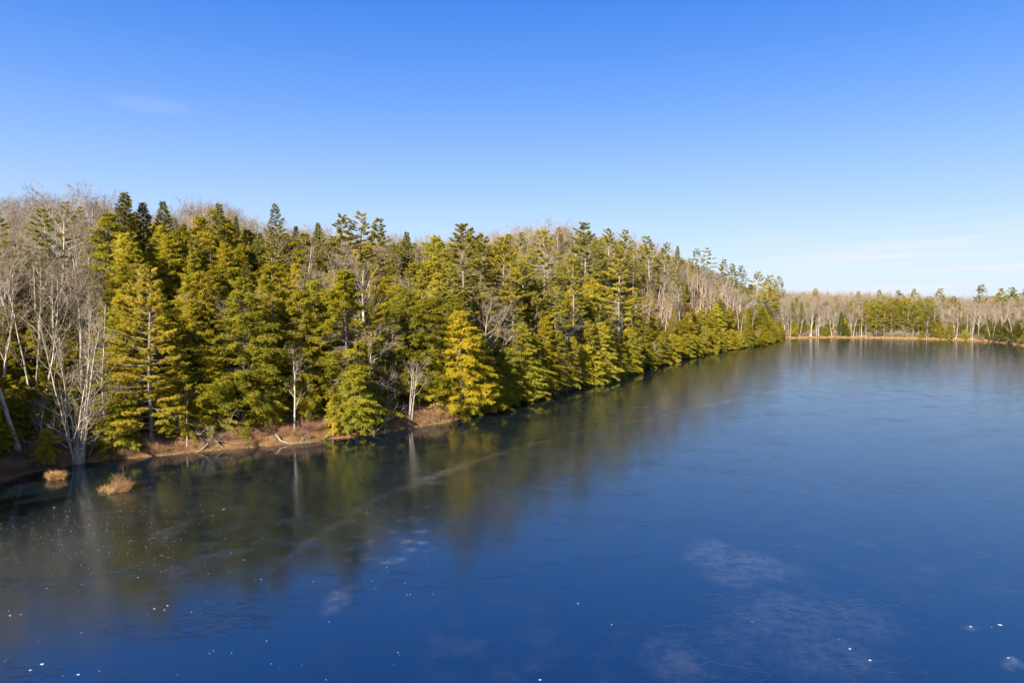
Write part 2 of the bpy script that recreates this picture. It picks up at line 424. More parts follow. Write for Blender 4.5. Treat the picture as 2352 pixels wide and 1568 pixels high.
def pine(H=22.0, rad=4.6, base=0.30, nb=64, tuft=1.0, flat=0.0, lowdead=6, leaner=None):
    """white pine: visible grey trunk, level plates of needles with gaps between"""
    wood, leaf = Geo(), Geo()
    tr = trunk_curve(H, 0.025, 0.28)
    r0 = 0.0125 * H
    tr[0, 2] = -0.6
    tt = np.linspace(0, 1, len(tr))
    tube(wood, tr, r0 * (1 - tt) ** 0.75 + 0.02 + r0 * 0.4 * np.exp(-tt * 40), 9)
    whorls = np.linspace(base, 0.985, max(6, int(nb / 4.6)))
    fav = rng.uniform(0, 6.28)
    for wi, tw in enumerate(whorls):
        m = rng.integers(3, 7)
        ph0 = rng.uniform(0, 6.28)
        gap = rng.random() < 0.12
        for j in range(m):
            t = min(0.99, tw + rng.normal(0, 0.006))
            phi = ph0 + j * 2 * math.pi / m + rng.normal(0, 0.25)
            x = (t - base) / (1 - base)
            prof = (0.62 + 0.5 * math.sin(min(1, x * 1.25 + 0.15) * math.pi * 0.75)) * (1 - x ** 2.0 * 0.86) * (1 - flat * 0.2)
            L = rad * prof * rng.uniform(0.55, 1.2) * (1 + 0.25 * math.cos(phi - fav))
            if gap and x < 0.8: L *= rng.uniform(0.25, 0.5)
            L = max(0.4, L)
            o = at_t(tr, t)
            d = np.array([math.cos(phi), math.sin(phi), 0.0]); side = np.array([-math.sin(phi), math.cos(phi), 0.0])
            up = -0.05 + 0.62 * x ** 2 + rng.normal(0, 0.06)
            K = 6; s = np.linspace(0, 1, K + 1)
            path = o + d * (s * L)[:, None] + np.array([0, 0, 1.0]) * (s * L * up + 0.12 * L * s ** 2.5)[:, None] + side * (rng.normal(0, 0.14) * L * s ** 2)[:, None]
            rr_ = (0.018 + 0.012 * L) * (1 - s * 0.8)
            prisms(wood, path[:-1], path[1:], rr_[:-1], rr_[1:], 4)
            dead = x < 0.12 and rng.random() < 0.6
            # side shoots in the plane of the branch
            ns = int(6 + 4.8 * L)
            q = rng.uniform(0.30 if x < 0.75 else 0.12, 1.0, ns) ** 0.75
            P0 = at_t(path, q)
            sg = rng.choice([-1.0, 1.0], ns)
            bl = (0.28 + 0.36 * L * (1.08 - q)) * rng.uniform(0.5, 1.1, ns)
            dd = unit(d[None] * rng.uniform(0.5, 1.0, ns)[:, None] + side[None] * (sg * rng.uniform(0.3, 0.95, ns))[:, None] + np.array([[0, 0, 1.0]]) * rng.normal(0.14 + up * 0.4, 0.10, ns)[:, None])
            P1 = P0 + dd * bl[:, None]
            prisms(wood, P0, P1, 0.014, 0.006, 3)
            if dead: continue
            nt = 7
            k = rng.uniform(0.15, 1.08, (ns, nt))[..., None]
            C = (P0[:, None] + dd[:, None] * bl[:, None, None] * k + rng.normal(0, 0.06, (ns, nt, 3))).reshape(-1, 3)
            n = len(C); nn = int(9 * tuft)
            ax = np.repeat(np.repeat(dd, nt, 0), nn, 0)
            dirs = unit(ax * 0.7 + rng.normal(0, 0.62, (n * nn, 3)) + np.array([[0, 0, 0.35]]))
            CC = np.repeat(C, nn, 0)
            ll = rng.uniform(0.16, 0.30, n * nn)[:, None]
            bt = 0.5 + rng.normal(0, 0.12)
            tint = np.clip(np.repeat(bt + rng.normal(0, 0.10, n), nn) + rng.normal(0, 0.05, n * nn), 0, 1)
            spikes(leaf, CC, CC + dirs * ll, rng.uniform(0.020, 0.038, n * nn), tint)
    for i in range(lowdead):       # dead stubs under the crown
        t = rng.uniform(base * 0.35, base + 0.1); phi = rng.uniform(0, 6.28); L = rng.uniform(0.8, 3.2)
        o = at_t(tr, t); d = np.array([math.cos(phi), math.sin(phi), rng.normal(-0.05, 0.15)])
        s = np.linspace(0, 1, 5); path = o + d * (s * L)[:, None] + rng.normal(0, 0.05, (5, 3)) * s[:, None]
        prisms(wood, path[:-1], path[1:], 0.035 * (1 - s[:-1] * 0.7), 0.035 * (1 - s[1:] * 0.7), 3)
    return wood, leaf

def spruce(H=18.0, rad=3.0, nb=170, base=0.12, dens=1.0):
    """pointed, dark, branches sweep down then up at the tips"""
    wood, leaf = Geo(), Geo()
    tr = trunk_curve(H, 0.008, 0.06); tr[0, 2] = -0.6
    r0 = 0.012 * H; tt = np.linspace(0, 1, len(tr))
    tube(wood, tr, r0 * (1 - tt) ** 0.85 + 0.012, 8)
    for i in range(nb):
        t = base + (1 - base) * ((i + rng.uniform(0, 1)) / nb) ** 0.9; t = min(t, 0.995)
        phi = i * 2.39996 + rng.normal(0, 0.3)
        x = (t - base) / (1 - base)
        L = rad * ((1 - x) ** 0.85) * rng.uniform(0.6, 1.15) + 0.18
        o = at_t(tr, t)
        d = np.array([math.cos(phi), math.sin(phi), 0.0]); side = np.array([-math.sin(phi), math.cos(phi), 0.0])
        K = 5; s = np.linspace(0, 1, K + 1)
        a0 = 0.35 * x - 0.12
        path = o + d * (s * L)[:, None] + np.array([0, 0, 1.0]) * (L * (a0 * s - 0.32 * s * (1 - s) + 0.16 * s ** 3))[:, None]
        rr_ = (0.012 + 0.009 * L) * (1 - s * 0.8)
        prisms(wood, path[:-1], path[1:], rr_[:-1], rr_[1:], 3)
        ns = int((5 + 8 * L) * dens)
        q = rng.uniform(0.12, 1.0, ns) ** 0.8
        P0 = at_t(path, q); sg = rng.choice([-1.0, 1.0], ns)
        bl = (0.16 + 0.26 * L * (1.1 - q)) * rng.uniform(0.6, 1.2, ns)
        dd = unit(d[None] * rng.uniform(0.6, 1.0, ns)[:, None] + side[None] * (sg * rng.uniform(0.3, 0.9, ns))[:, None] + np.array([[0, 0, 1.0]]) * rng.normal(-0.05, 0.14, ns)[:, None])
        nl = 7
        k = np.linspace(0.05, 1.0, nl)[None, :, None]
        C = (P0[:, None] + dd[:, None] * bl[:, None, None] * k).reshape(-1, 3) + rng.normal(0, 0.03, (ns * nl, 3))
        n = len(C); ax = np.repeat(dd, nl, 0)
        dirs = unit(ax * 0.8 + rng.normal(0, 0.55, (n, 3)))
        tint = np.clip(np.repeat(0.5 + rng.normal(0, 0.14, ns), nl) + rng.normal(0, 0.08, n), 0, 1)
        spikes(leaf, C - dirs * 0.06, C + dirs * rng.uniform(0.12, 0.28, n)[:, None], rng.uniform(0.035, 0.075, n), tint)
    return wood, leaf

# ------------------------------------------------------------------ leafless trees
def grow(starts, dirs, lens, r0, K, wobble, trop, taper=0.25):
    """curved shoots; returns nodes (m,K+1,3) and radii (m,K+1)"""
    m = len(starts)
    P = np.zeros((m, K + 1, 3)); P[:, 0] = starts
    d = unit(np.asarray(dirs, float))
    for k in range(K):
        d = unit(d + rng.normal(0, wobble, (m, 3)) + np.array([0, 0, trop])[None])
        P[:, k + 1] = P[:, k] + d * (lens / K)[:, None]
    s = np.linspace(0, 1, K + 1)
    rad = r0[:, None] * (1 - s[None] * (1 - taper))
    return P, rad

def children(P, rad, n, t0, t1, spread, ratio, jl=0.3, rr=0.5, apical=0.6):
    m, K1, _ = P.shape
    K = K1 - 1
    t = rng.uniform(t0, t1, (m, n)) if n > 1 else np.full((m, 1), t1)
    idx = np.clip((t * K).astype(int), 0, K - 1); f = t * K - idx
    ii = np.arange(m)[:, None]
    A = P[ii, idx]; B = P[ii, idx + 1]
    S = A + (B - A) * f[..., None]
    dpar = unit(B - A)
    ort = unit(np.cross(dpar, rng.normal(size=dpar.shape)))
    ang = rng.normal(spread, spread * 0.25, t.shape)[..., None]
    D = dpar * np.cos(ang) + ort * np.sin(ang)
    plen = np.linalg.norm(P[:, 1:] - P[:, :-1], axis=-1).sum(1)[:, None]
    L = plen * ratio * (1 - apical * (t - t0)) * rng.uniform(1 - jl, 1 + jl, t.shape)
    rp = rad[ii, idx] * (1 - f) + rad[ii, idx + 1] * f
    return S.reshape(-1, 3), D.reshape(-1, 3), L.ravel(), (rp * rr).ravel()

def seg(geo, P, rad, kind, tint=0.5):
    A = P[:, :-1].reshape(-1, 3); B = P[:, 1:].reshape(-1, 3); ra = rad[:, :-1].ravel(); rb = rad[:, 1:].ravel()
    if kind == 'r': ribbons(geo, A, B, ra, rb, tint)
    else: prisms(geo, A, B, ra, rb, kind, tint)

def bare_tree(H=16.0, stems=1, first=0.35, spread=0.75, n1=13, n2=8, n3=8, n4=7, lean=0.05, stem_fan=0.12, r=None, limb=0.42, trop=0.055, wob_=0.14, droop=False):
    wood, twig = Geo(), Geo()
    a = rng.uniform(0, 6.28) + np.arange(stems) * 2 * math.pi / stems
    st = np.stack([np.cos(a), np.sin(a), 0 * a], 1) * (0.13 * (stems > 1) * math.sqrt(stems))
    st[:, 2] = -0.5
    dr = np.stack([np.cos(a) * (stem_fan if stems > 1 else lean), np.sin(a) * (stem_fan if stems > 1 else lean), np.ones(stems)], 1)
    r = r or 0.0125 * H * (1 if stems == 1 else 0.62)
    ln = np.full(stems, H * 0.90) * (rng.uniform(0.75, 1.0, stems) if stems > 1 else 1)
    P, rad = grow(st, dr, ln, np.full(stems, r), 9, 0.045, 0.03, 0.18)
    for k in range(stems):
        rk = rad[k].copy(); rk[0] *= 1.5
        tube(wood, P[k], rk, 8)
    n1 = max(4, int(n1 * (1 if stems == 1 else 0.65)))
    S, D, L, rr_ = children(P, rad, n1, first, 0.98, spread, limb, 0.35, 0.55)
    P1, r1 = grow(S, D, L, np.maximum(rr_, 0.02), 7, wob_ * 1.1, trop, 0.2)
    seg(wood, P1, r1, 5)
    S, D, L, rr_ = children(P1, r1, n2, 0.2, 1.0, 0.65, 0.50, 0.4, 0.55)
    if stems == 1 or True:      # the leader tips carry branches too
        s2, d2, l2, q2 = children(P, rad, 8, 0.75, 1.0, 0.5, 0.16, 0.3, 0.6)
        S = np.concatenate([S, s2]); D = np.concatenate([D, d2]); L = np.concatenate([L, l2]); rr_ = np.concatenate([rr_, q2])
    P2, r2 = grow(S, D, L, np.clip(rr_, 0.012, 0.06), 5, wob_ * 1.3, trop if not droop else -0.06, 0.3)
    seg(twig, P2, r2, 3)
    S, D, L, rr_ = children(P2, r2, n3, 0.15, 1.0, 0.65, 0.52, 0.4, 0.6)
    P3, r3 = grow(S, D, L, np.clip(rr_, 0.008, 0.02), 3, wob_ * 1.6, trop if not droop else -0.05, 0.4)
    seg(twig, P3, r3, 'r')
    S, D, L, rr_ = children(P3, r3, n4, 0.1, 1.0, 0.6, 0.62, 0.4, 0.7)
    L = np.clip(L, 0.2, 0.9)
    spikes(twig, S, S + unit(D + np.array([0, 0, 0.25])) * L[:, None], 0.0095, 0.5)
    return wood, twig

# ------------------------------------------------------------------ things
_ON = ['', 'first', 'second', 'third', 'fourth', 'fifth', 'sixth', 'seventh', 'eighth', 'ninth', 'tenth', 'eleventh', 'twelfth', 'thirteenth', 'fourteenth', 'fifteenth', 'sixteenth', 'seventeenth', 'eighteenth', 'nineteenth']
_TE = ['', '', 'twent', 'thirt', 'fort', 'fift', 'sixt', 'sevent', 'eight', 'ninet']
NTH = {}
def nth(key):
    """next ordinal word within KEY"""
    NTH[key] = k = NTH.get(key, 0) + 1
    if k < 20: return _ON[k]
    return _TE[k // 10] + ('ieth' if k % 10 == 0 else 'y-' + _ON[k % 10])

def tag(o, label=None, cat=None, group=None, kind=None):
    if label: o['label'] = label
    if cat: o['category'] = cat
    if group: o['group'] = group
    if kind: o['kind'] = kind
    return o

def link_mesh(name, me, parent=None):
    o = bpy.data.objects.new(name, me); col.objects.link(o)
    if parent: o.parent = parent
    return o

VARIANTS = {}     # kind -> list of (height, trunk mesh, crown mesh)
def add_variant(kind, H, pair, mw, ml, store=None):
    w = pair[0].mesh(kind + '_trunk', mw, True); c = pair[1].mesh(kind + '_crown', ml)
    VARIANTS.setdefault(store or kind, []).append((H, w, c))

for k in range(6):
    add_variant('hemlock_tree', 18, hemlock(18, [5.6, 4.9, 6.2, 5.2, 5.8, 4.4, 6.0, 5.0][k], [0.02, 0.05, 0.015, 0.03, 0.02, 0.06, 0.02, 0.03][k], 235,
                sparse=[0, .1, 0, .05, .1, .25, 0, .1][k], point=[.75, .62, .8, .7, .55, .85, .66, .9][k], tipdroop=[.45, .6, .4, .5, .7, .4, .55, .3][k], deadzone=(.08, .85, [.12, .2, .08, .28, .12, .35][k])), M_bark, M_hem)
# low wide ones that hang over the water
for k in range(2):
    add_variant('hemlock_tree', 10, hemlock(10, [4.3, 3.8, 4.6][k], 0.01, 150, point=[.5, .6, .45][k], tipdroop=[.6, .75, .5][k]), M_bark, M_hem, 'low_hemlock')
# half bare hemlock: grey dead branches in the middle of the crown
add_variant('hemlock_tree', 18, hemlock(18, 5.6, 0.04, 225, deadzone=(0.22, 0.70, 0.6)), M_bark, M_hem, 'half_bare')
for k in range(6):
    add_variant('pine_tree', 22, pine(22, [5.0, 4.6, 5.6, 4.6, 4.4, 5.2, 4.8][k], [0.28, 0.4, 0.2, 0.48, 0.55, 0.10, 0.34][k], [84, 72, 96, 66, 58, 104, 78][k]), M_bark, M_pine)
for k in range(3):
    add_variant('spruce_tree', 18, spruce(18, [3.5, 3.0, 4.0][k], [190, 170, 200][k], [0.12, 0.2, 0.1][k], [1, .8, 1][k]), M_bark, M_spruce)
BARE_FAR = [1, 4, 7, 0]
BT = [dict(n1=11, n3=7, n4=6), dict(first=.5, spread=.55, limb=.34, n1=10, n3=6, n4=5), dict(first=.3, spread=.85, limb=.46, n1=12, lean=.12, n3=5, n4=5),
      dict(stems=2, first=.3, spread=.65, limb=.40, n3=6, n4=4), dict(first=.45, spread=.5, limb=.30, lean=.02, n3=6, n4=5), dict(first=.25, spread=.95, limb=.48, n1=13, lean=.2, n3=5, n4=4),
      dict(stems=2, first=.35, spread=.7, limb=.38, n3=5, n4=4), dict(first=.55, spread=.6, limb=.34, n1=9, n3=6, n4=6), dict(first=.4, spread=.8, limb=.42, n1=9, lean=.25, n3=5, n4=3),
      dict(stems=3, first=.3, spread=.6, limb=.35, n3=5, n4=3, stem_fan=.2)]
for d_ in BT:
    add_variant('bare_tree', 16, bare_tree(16, **d_), M_pale, M_twig)
def make_tree(kind, x, y, H, var=None, rz=None, label=None, group=None, z=None, squash=1.0, store=None, tilt=None, cat='tree'):
    vs = VARIANTS[store or kind]
    v = vs[(random.randrange(len(vs)) if var is None else var) % len(vs)]
    e = bpy.data.objects.new(kind, None); e.empty_display_size = 1
    col.objects.link(e)
    e.location = (float(x), float(y), float(ground(x, y)) if z is None else z)
    sx = H / v[0]
    e.scale = (sx * squash, sx * squash, sx)
    e.rotation_euler = (0, 0, random.uniform(0, 6.28) if rz is None else rz)
    if tilt: e.rotation_euler = (tilt[0], tilt[1], e.rotation_euler[2])
    tag(e, label, cat, group)
    link_mesh('trunk', v[1], e); link_mesh('crown', v[2], e)
    return e

def hero(kind, u, b, vtop, label, var=None, group=None, squash=1.0, rz=None, store=None, tilt=None, hmax=None):
    p = back_pt(u, b)
    g = float(ground(p[0], p[1]))
    H = top_z(p[1], vtop) - g
    if hmax: H = min(H, hmax)
    HEROES.append((p[0], p[1], kind))
    return make_tree(kind, p[0], p[1], H, var, rz, label, group, g, squash, store, tilt)

HEROES = []

sp_ = 'spruce_tree'; pi_ = 'pine_tree'; he_ = 'hemlock_tree'; ba_ = 'bare_tree'
SPECIAL = {}
def special(kind, H, pair, mw, ml):
    key = 'special_%d' % len(SPECIAL); SPECIAL[key] = 1
    add_variant(kind, H, pair, mw, ml, key)
    return key
# --- left end: pale leafless trees
k_ = special(ba_, 22, bare_tree(22, stems=7, stem_fan=0.17, first=0.12, spread=0.7, limb=0.26, n1=18, n2=6, n3=4, n4=3, r=0.125, trop=0.04), M_pale, M_twig)
e = hero(ba_, 180, 0.3, 640, 'big pale tree of many stems fanning from one swollen base at the water', store=k_, rz=0.4)
g = Geo(); tube(g, [(0, 0, -0.8), (0, 0, 0.2), (0.05, 0, 0.9), (0.05, 0.02, 1.7), (0.03, 0, 2.3)], [0.85, 0.78, 0.66, 0.48, 0.20], 14)
bole = link_mesh('root_flare', g.mesh('root_flare', M_bark, True), e)  # darker bark than the stems: shade at the base put into its colour
k_ = special(ba_, 20, bare_tree(20, first=0.22, spread=1.05, limb=0.24, n1=22, n2=6, n3=4, n4=2, lean=0.01, r=0.16), M_pale, M_twig)
hero(ba_, 245, 2.5, 652, 'slim straight pale tree with side branches just behind the multi stemmed tree', store=k_)
k_ = special(ba_, 19, bare_tree(19, first=0.4, spread=0.75, limb=0.34, n1=11, n2=6, n3=5, n4=3, lean=0.02, r=0.26), M_pale, M_twig)
hero(ba_, 45, 5.5, 620, 'thick pale trunk leaning out to the left at the dark shore corner', store=k_, tilt=(0, -0.20))
hero(ba_, 100, 4, 900, 'small crooked leafless tree with arching branches beside the dark green bush', var=5)
hero(ba_, 5, 17, 490, 'tall pale tree with forked limbs at the far left of the wood', var=3, rz=1.0)
hero(ba_, 60, 24, 460, 'tall spreading leafless crown, second along the skyline from the left end', var=5, rz=2.0)
hero(ba_, 95, 12, 560, 'forked grey tree in front of the tall left skyline crowns', var=9)
hero(ba_, 150, 36, 440, 'highest airy leafless crown on the left skyline', var=0)
hero(ba_, 215, 42, 432, 'airy leafless crown touching the dark twin spruces on the left skyline', var=7)
hero(ba_, 200, 12, 545, 'white barked tree standing against the dark conifers by the bare wood', var=1)
hero(pi_, 128, 38, 485, 'ragged conifer poking out among the left bare crowns', var=4)
hero(pi_, 20, 36, 492, 'ragged conifer at the very left edge of the skyline', var=3)
# --- shore front, left to right
k_ = special(pi_, 22, pine(22, 5.2, 0.05, 150, 1.35, lowdead=8), M_bark, M_pine)
hero(pi_, 350, 3.2, 622, 'lush tiered yellow green pine above the bank behind the grass islet', store=k_)
k_ = special(ba_, 9, bare_tree(9, first=0.55, spread=0.9, limb=0.4, n1=4, n2=3, n3=2, n4=1, lean=0.01, r=0.10), M_pale, M_twig)
hero(ba_, 430, 1.4, 880, 'thin white sapling with one raised arm at the bank edge', store=k_)
hero(he_, 275, 1.5, 905, 'low green hemlock bush hugging the water beside the many stemmed tree', store='low_hemlock', var=0)
hero(he_, 108, 1.0, 985, 'dark rounded evergreen bush at the shaded corner', store='low_hemlock', var=1, hmax=5.0)
hero(he_, 300, 16, 690, 'olive hemlock between the slim pale tree and the lush pine', var=5)
hero(he_, 440, 13, 690, 'olive hemlock immediately behind the thin white sapling', var=1)
hero(he_, 560, 6.2, 640, 'widest bright hemlock mass above the shrub bank', var=2, squash=1.05)
hero(he_, 490, 5.0, 800, 'lower bright hemlock in front of the widest hemlock mass', var=0)
hero(he_, 640, 12, 610, 'tall hemlock behind the slim white bank birch', var=3)
hero(he_, 615, 5.2, 830, 'low bright hemlock bush on the shrub bank beside the birch', var=6)
k_ = special('birch_tree', 13, bare_tree(13, first=0.25, spread=0.75, limb=0.24, n1=12, n2=5, n3=4, n4=3, lean=0.015, r=0.15), M_pale, M_twig)
hero('birch_tree', 677, 2.6, 770, 'slim white birch standing alone on the brown bank', store=k_)
hero(he_, 715, 5.5, 850, 'small trunked hemlock on the brown slope next to the birch', var=5, squash=.9)
hero(he_, 800, 6.0, 622, 'golden topped hemlock with a grey bare middle', store='half_bare', var=0)
hero(he_, 820, 0.9, 855, 'bright rounded hemlock overhanging the water beneath the half bare one', store='low_hemlock', var=2)
hero(he_, 772, 1.6, 905, 'small bright hemlock touching the red stump at the waterline', store='low_hemlock', var=1)
k_ = special(ba_, 12, bare_tree(12, stems=3, stem_fan=0.10, first=0.45, spread=0.8, limb=0.34, n1=8, n2=6, n3=5, n4=3, r=0.12), M_pale, M_twig)
hero(ba_, 942, 1.8, 815, 'three white stems side by side on the orange bank', store=k_)
hero(he_, 905, 9, 700, 'shadowed hemlock behind the fallen grey branches', var=5)
hero(he_, 985, 8, 690, 'olive hemlock rising behind the three white stems', var=4)
hero(he_, 1062, 1.6, 715, 'broad conical hemlock at the point of the orange bank', var=2, squash=1.15)
hero(he_, 1115, 1.0, 830, 'low hemlock skirt spreading over the water past the bank point', store='low_hemlock', var=0)
hero(he_, 1165, 1.2, 800, 'shaggy grey green hemlock leaning over the dark water', var=4, squash=1.2)
k_ = special(ba_, 16, bare_tree(16, first=0.28, spread=0.62, limb=0.56, n1=13, n2=7, n3=4, n4=2, lean=0.03, r=0.34, trop=0.10), M_pale, M_twig)
hero(ba_, 852, 21, 585, 'largest pale leafless crown with fanned limbs standing among conifers', store=k_)
k_ = special(ba_, 11, bare_tree(11, first=0.35, spread=0.6, limb=0.42, n1=9, n2=6, n3=5, n4=3, lean=0.35, r=0.17), M_pale, M_twig)
hero(ba_, 915, 15, 680, 'slanting white forked tree below and beside the largest leafless crown', store=k_, rz=0.3)
hero(ba_, 750, 27, 580, 'leafless tree showing grey limbs left of the largest pale crown', var=3)
# --- skyline of the first rise
hero(sp_, 308, 44, 443, 'tallest dark spruce on the left skyline', var=2, squash=1.25)
hero(sp_, 345, 46, 466, 'dark spruce close beside the tallest left spruce', var=0, squash=1.2)
hero(sp_, 392, 47, 464, 'dark narrow spruce standing apart from the twin left spruces', var=1, squash=1.2)
hero(he_, 265, 36, 490, 'yellowish hemlock forming the left shoulder of the spruce clump', var=3)
hero(he_, 325, 26, 560, 'dark olive hemlock beneath the tall twin spruces', var=0)
hero(he_, 400, 30, 540, 'dark olive hemlock beneath the narrow spruce', var=6)
hero(ba_, 470, 80, 455, 'round airy bare crown behind the conifers between two dark spruces', var=7)
hero(ba_, 560, 85, 488, 'bare haze of twigs right of the pointed spruce', var=0)
hero(sp_, 519, 48, 468, 'pointed spruce in front of the round bare crown', var=0)
hero(he_, 480, 40, 500, 'broad hemlock shoulder left of the pointed spruce', var=2)
k_ = special(sp_, 20, spruce(20, 4.4, 120, 0.30, 0.85), M_bark, M_spruce)
hero(sp_, 645, 50, 468, 'tall open spruce with long upswept arms alone against the sky', store=k_)
hero(sp_, 690, 54, 520, 'blackish spruce just right of the tall open spruce', var=1)
hero(sp_, 740, 54, 512, 'dark bushy spruce between the open spruce and the skyline pines', var=2)
hero(pi_, 786, 50, 496, 'feathery pine top, first of three on the middle skyline', var=3)
hero(pi_, 834, 52, 493, 'feathery pine with bare stem, second of three on the middle skyline', var=4)
hero(pi_, 868, 50, 508, 'feathery pine, third of three on the middle skyline', var=6)
hero(sp_, 940, 60, 533, 'small dark spruce tip on the low middle skyline', var=0)
hero(he_, 1000, 44, 545, 'golden hemlock top left of the tall plated pine', var=7)
# --- the tall pines
k_ = special(pi_, 24, pine(24, 6.0, 0.34, 84, 1.1, flat=0.4), M_bark, M_pine)
hero(pi_, 1068, 27, 518, 'tallest pine with broad level plates, first of the sunlit pine group', store=k_)
hero(pi_, 1040, 20, 610, 'lower plated pine leaning on the tallest one', var=0)
hero(pi_, 1112, 34, 545, 'plated pine filling behind the tallest one', var=2)
hero(pi_, 1155, 23, 548, 'yellow pine with a visible lower trunk beside the tallest plated one', store=k_, rz=2.2)
hero(pi_, 1195, 32, 590, 'olive pine between two taller yellow pines', var=0)
hero(pi_, 1250, 40, 535, 'flat topped pine with a pale bare stem below its crown', var=4)
hero(pi_, 1232, 24, 640, 'wide pine below the flat topped one', var=2)
k_ = special(pi_, 22, pine(22, 4.8, 0.30, 62, 0.9, lowdead=12), M_bark, M_pine)
hero(pi_, 1315, 12, 600, 'open pine showing its whole white trunk between level plates', store=k_)
hero(pi_, 1345, 62, 515, 'dense cone shaped pine standing up from the bare crowns on the hilltop', var=5, squash=1.15)
hero(pi_, 1420, 18, 598, 'open pine with forked grey limbs near the dark notch', store=k_, rz=1.9)
hero(pi_, 1375, 8, 700, 'low spreading pine under the open trunked one', var=2)
hero(ba_, 1235, 95, 500, 'wide bare crown dome highest on the hilltop', var=2)
hero(ba_, 1275, 98, 506, 'bare crown dome just right of the highest one', var=0)
hero(ba_, 1430, 10, 715, 'leaning leafless tree above the shore notch', var=8)
hero(pi_, 1400, 75, 528, 'dark flat pine crown right of the hilltop cone', var=6)
hero(pi_, 1435, 78, 530, 'dark round pine crown before the ridge falls', var=5)
hero(pi_, 1490, 66, 545, 'yellowish pine at the start of the falling ridge', var=0)
hero(pi_, 1525, 62, 560, 'bushy pine on the falling ridge beside a bluish spruce', var=2)
hero(sp_, 1552, 76, 565, 'bluish spruce tip on the falling ridge', var=1)
hero(pi_, 1600, 66, 573, 'ragged pine top left of the candelabra pine', var=3)
k_ = special(pi_, 20, pine(20, 4.4, 0.50, 34, 1.0), M_bark, M_pine)
hero(pi_, 1624, 68, 570, 'candelabra shaped pine with open arms on the falling ridge', store=k_)
hero(pi_, 1655, 64, 597, 'full pine right of the candelabra shaped one', var=0)
hero(pi_, 1682, 58, 607, 'full pine second below the candelabra shaped one', var=6)
hero(pi_, 1700, 50, 612, 'narrow pine third below the candelabra shaped one', var=4)
hero(pi_, 1733, 46, 626, 'dark single pine with a bare trunk near the ridge end', var=3)
hero(pi_, 1757, 60, 634, 'small pine tip behind the dark single pine', var=6)
hero(pi_, 1785, 55, 637, 'rounded last pine at the ridge end', var=4)
# --- far shore
for u_, b_, v_, t_ in [(2000, 3, 700, 'first pine of the far shore grove'), (2024, 6, 697, 'second pine of the far shore grove'), (2047, 3.5, 702, 'third pine of the far shore grove'),
                       (2072, 4, 694, 'fourth and tallest pine of the far shore grove'), (2092, 8, 704, 'fifth pine of the far shore grove'), (2110, 3, 704, 'sixth pine of the far shore grove'), (2134, 4, 702, 'last pine of the far shore grove')]:
    hero(pi_, u_, b_, v_, t_ + ', counted from the ridge side', var=[1, 5, 0, 2][HEROES.__len__() % 4], squash=random.uniform(.95, 1.3), group='pines in the grove on the far shore')
for u_, b_, v_, t_ in [(1867, 30, 664, 'dark pine tip where the ridge meets the far wood'), (1917, 26, 680, 'small pine top in the dip of the far skyline'), (1966, 30, 671, 'pine top just above the bright grove edge'),
                       (2015, 34, 667, 'pine top above the grove, left of a bare gap'), (2062, 36, 668, 'pine top above the middle of the grove'), (2098, 36, 665, 'pointed pine top above the grove end'),
                       (2150, 38, 664, 'small pine top beyond the grove on the skyline'), (2248, 30, 656, 'broadest yellowish pine top on the far right skyline'), (2292, 34, 664, 'rounded pine top right of the broadest far one'),
                       (2326, 34, 662, 'pine top next to the picture edge on the far skyline'), (2350, 36, 664, 'pine top cut by the picture edge on the far skyline')]:
    hero(pi_, u_, b_, v_, t_, var=[5, 0, 2][HEROES.__len__() % 3])
for u_, b_, v_, t_ in [(1942, 1.5, 738, 'lone blue green spruce on the far shore left of the grove'), (2243, 5, 735, 'first dark spruce of the far right cluster'), (2268, 6, 728, 'second dark spruce of the far right cluster'),
                       (2290, 4, 736, 'third dark spruce of the far right cluster'), (2312, 6, 727, 'fourth dark spruce of the far right cluster'), (2340, 5, 730, 'last dark spruce of the far right cluster')]:
    hero(sp_, u_, b_, v_ + 4, t_, var=2, squash=2.3)
for u_, b_, v_, t_ in [(2117, .8, 757, 'little bright hemlock at the foot of the grove'), (1895, 2, 750, 'little green hemlock on the far shore left of the spruce'), (1788, 2, 738, 'green hemlock at the pond corner'), (2215, 1.2, 758, 'low dark hemlock left of the far spruce cluster')]:
    hero(he_, u_, b_, v_, t_, store='low_hemlock', var=len(HEROES))
for q_ in range(22):
    uu_ = -10 + q_ * 11
    hero(he_, uu_, [9, 22, 34, 14][q_ % 4], 700, '%s small shaded hemlock from the left under the bare crowns at the dark corner' % nth('under'), store='low_hemlock', var=q_, hmax=random.uniform(4.0, 7.0))
for q_ in range(62):
    hero(he_ if q_ % 3 else sp_, 1800 + q_ * 9.1 + random.uniform(-4, 4), random.uniform(3.5, 15), 700, '%s small evergreen from the left in the undergrowth along the far shore' % nth('farunder'), store='low_hemlock' if q_ % 3 else None, var=q_, hmax=random.uniform(2.5, 5.5), squash=1.1 if q_ % 3 else 1.8)
# off to the side, their shadows reach the ice
for x_, y_, H_ in [(-67, 65, 19), (-71, 58, 21), (-72, 47, 21), (-76, 53, 22), (-65, 25, 17), (-63, 36, 19), (-70, 31, 20), (-67, 46, 13), (-74, 55, 17), (-77, 48, 20), (-79, 62, 20), (-78, 70, 17)]:
    make_tree(he_, x_, y_, H_, 0, None, nth('off') + ' hemlock on the shore beyond the shaded corner', 'hemlocks beyond the shaded corner')

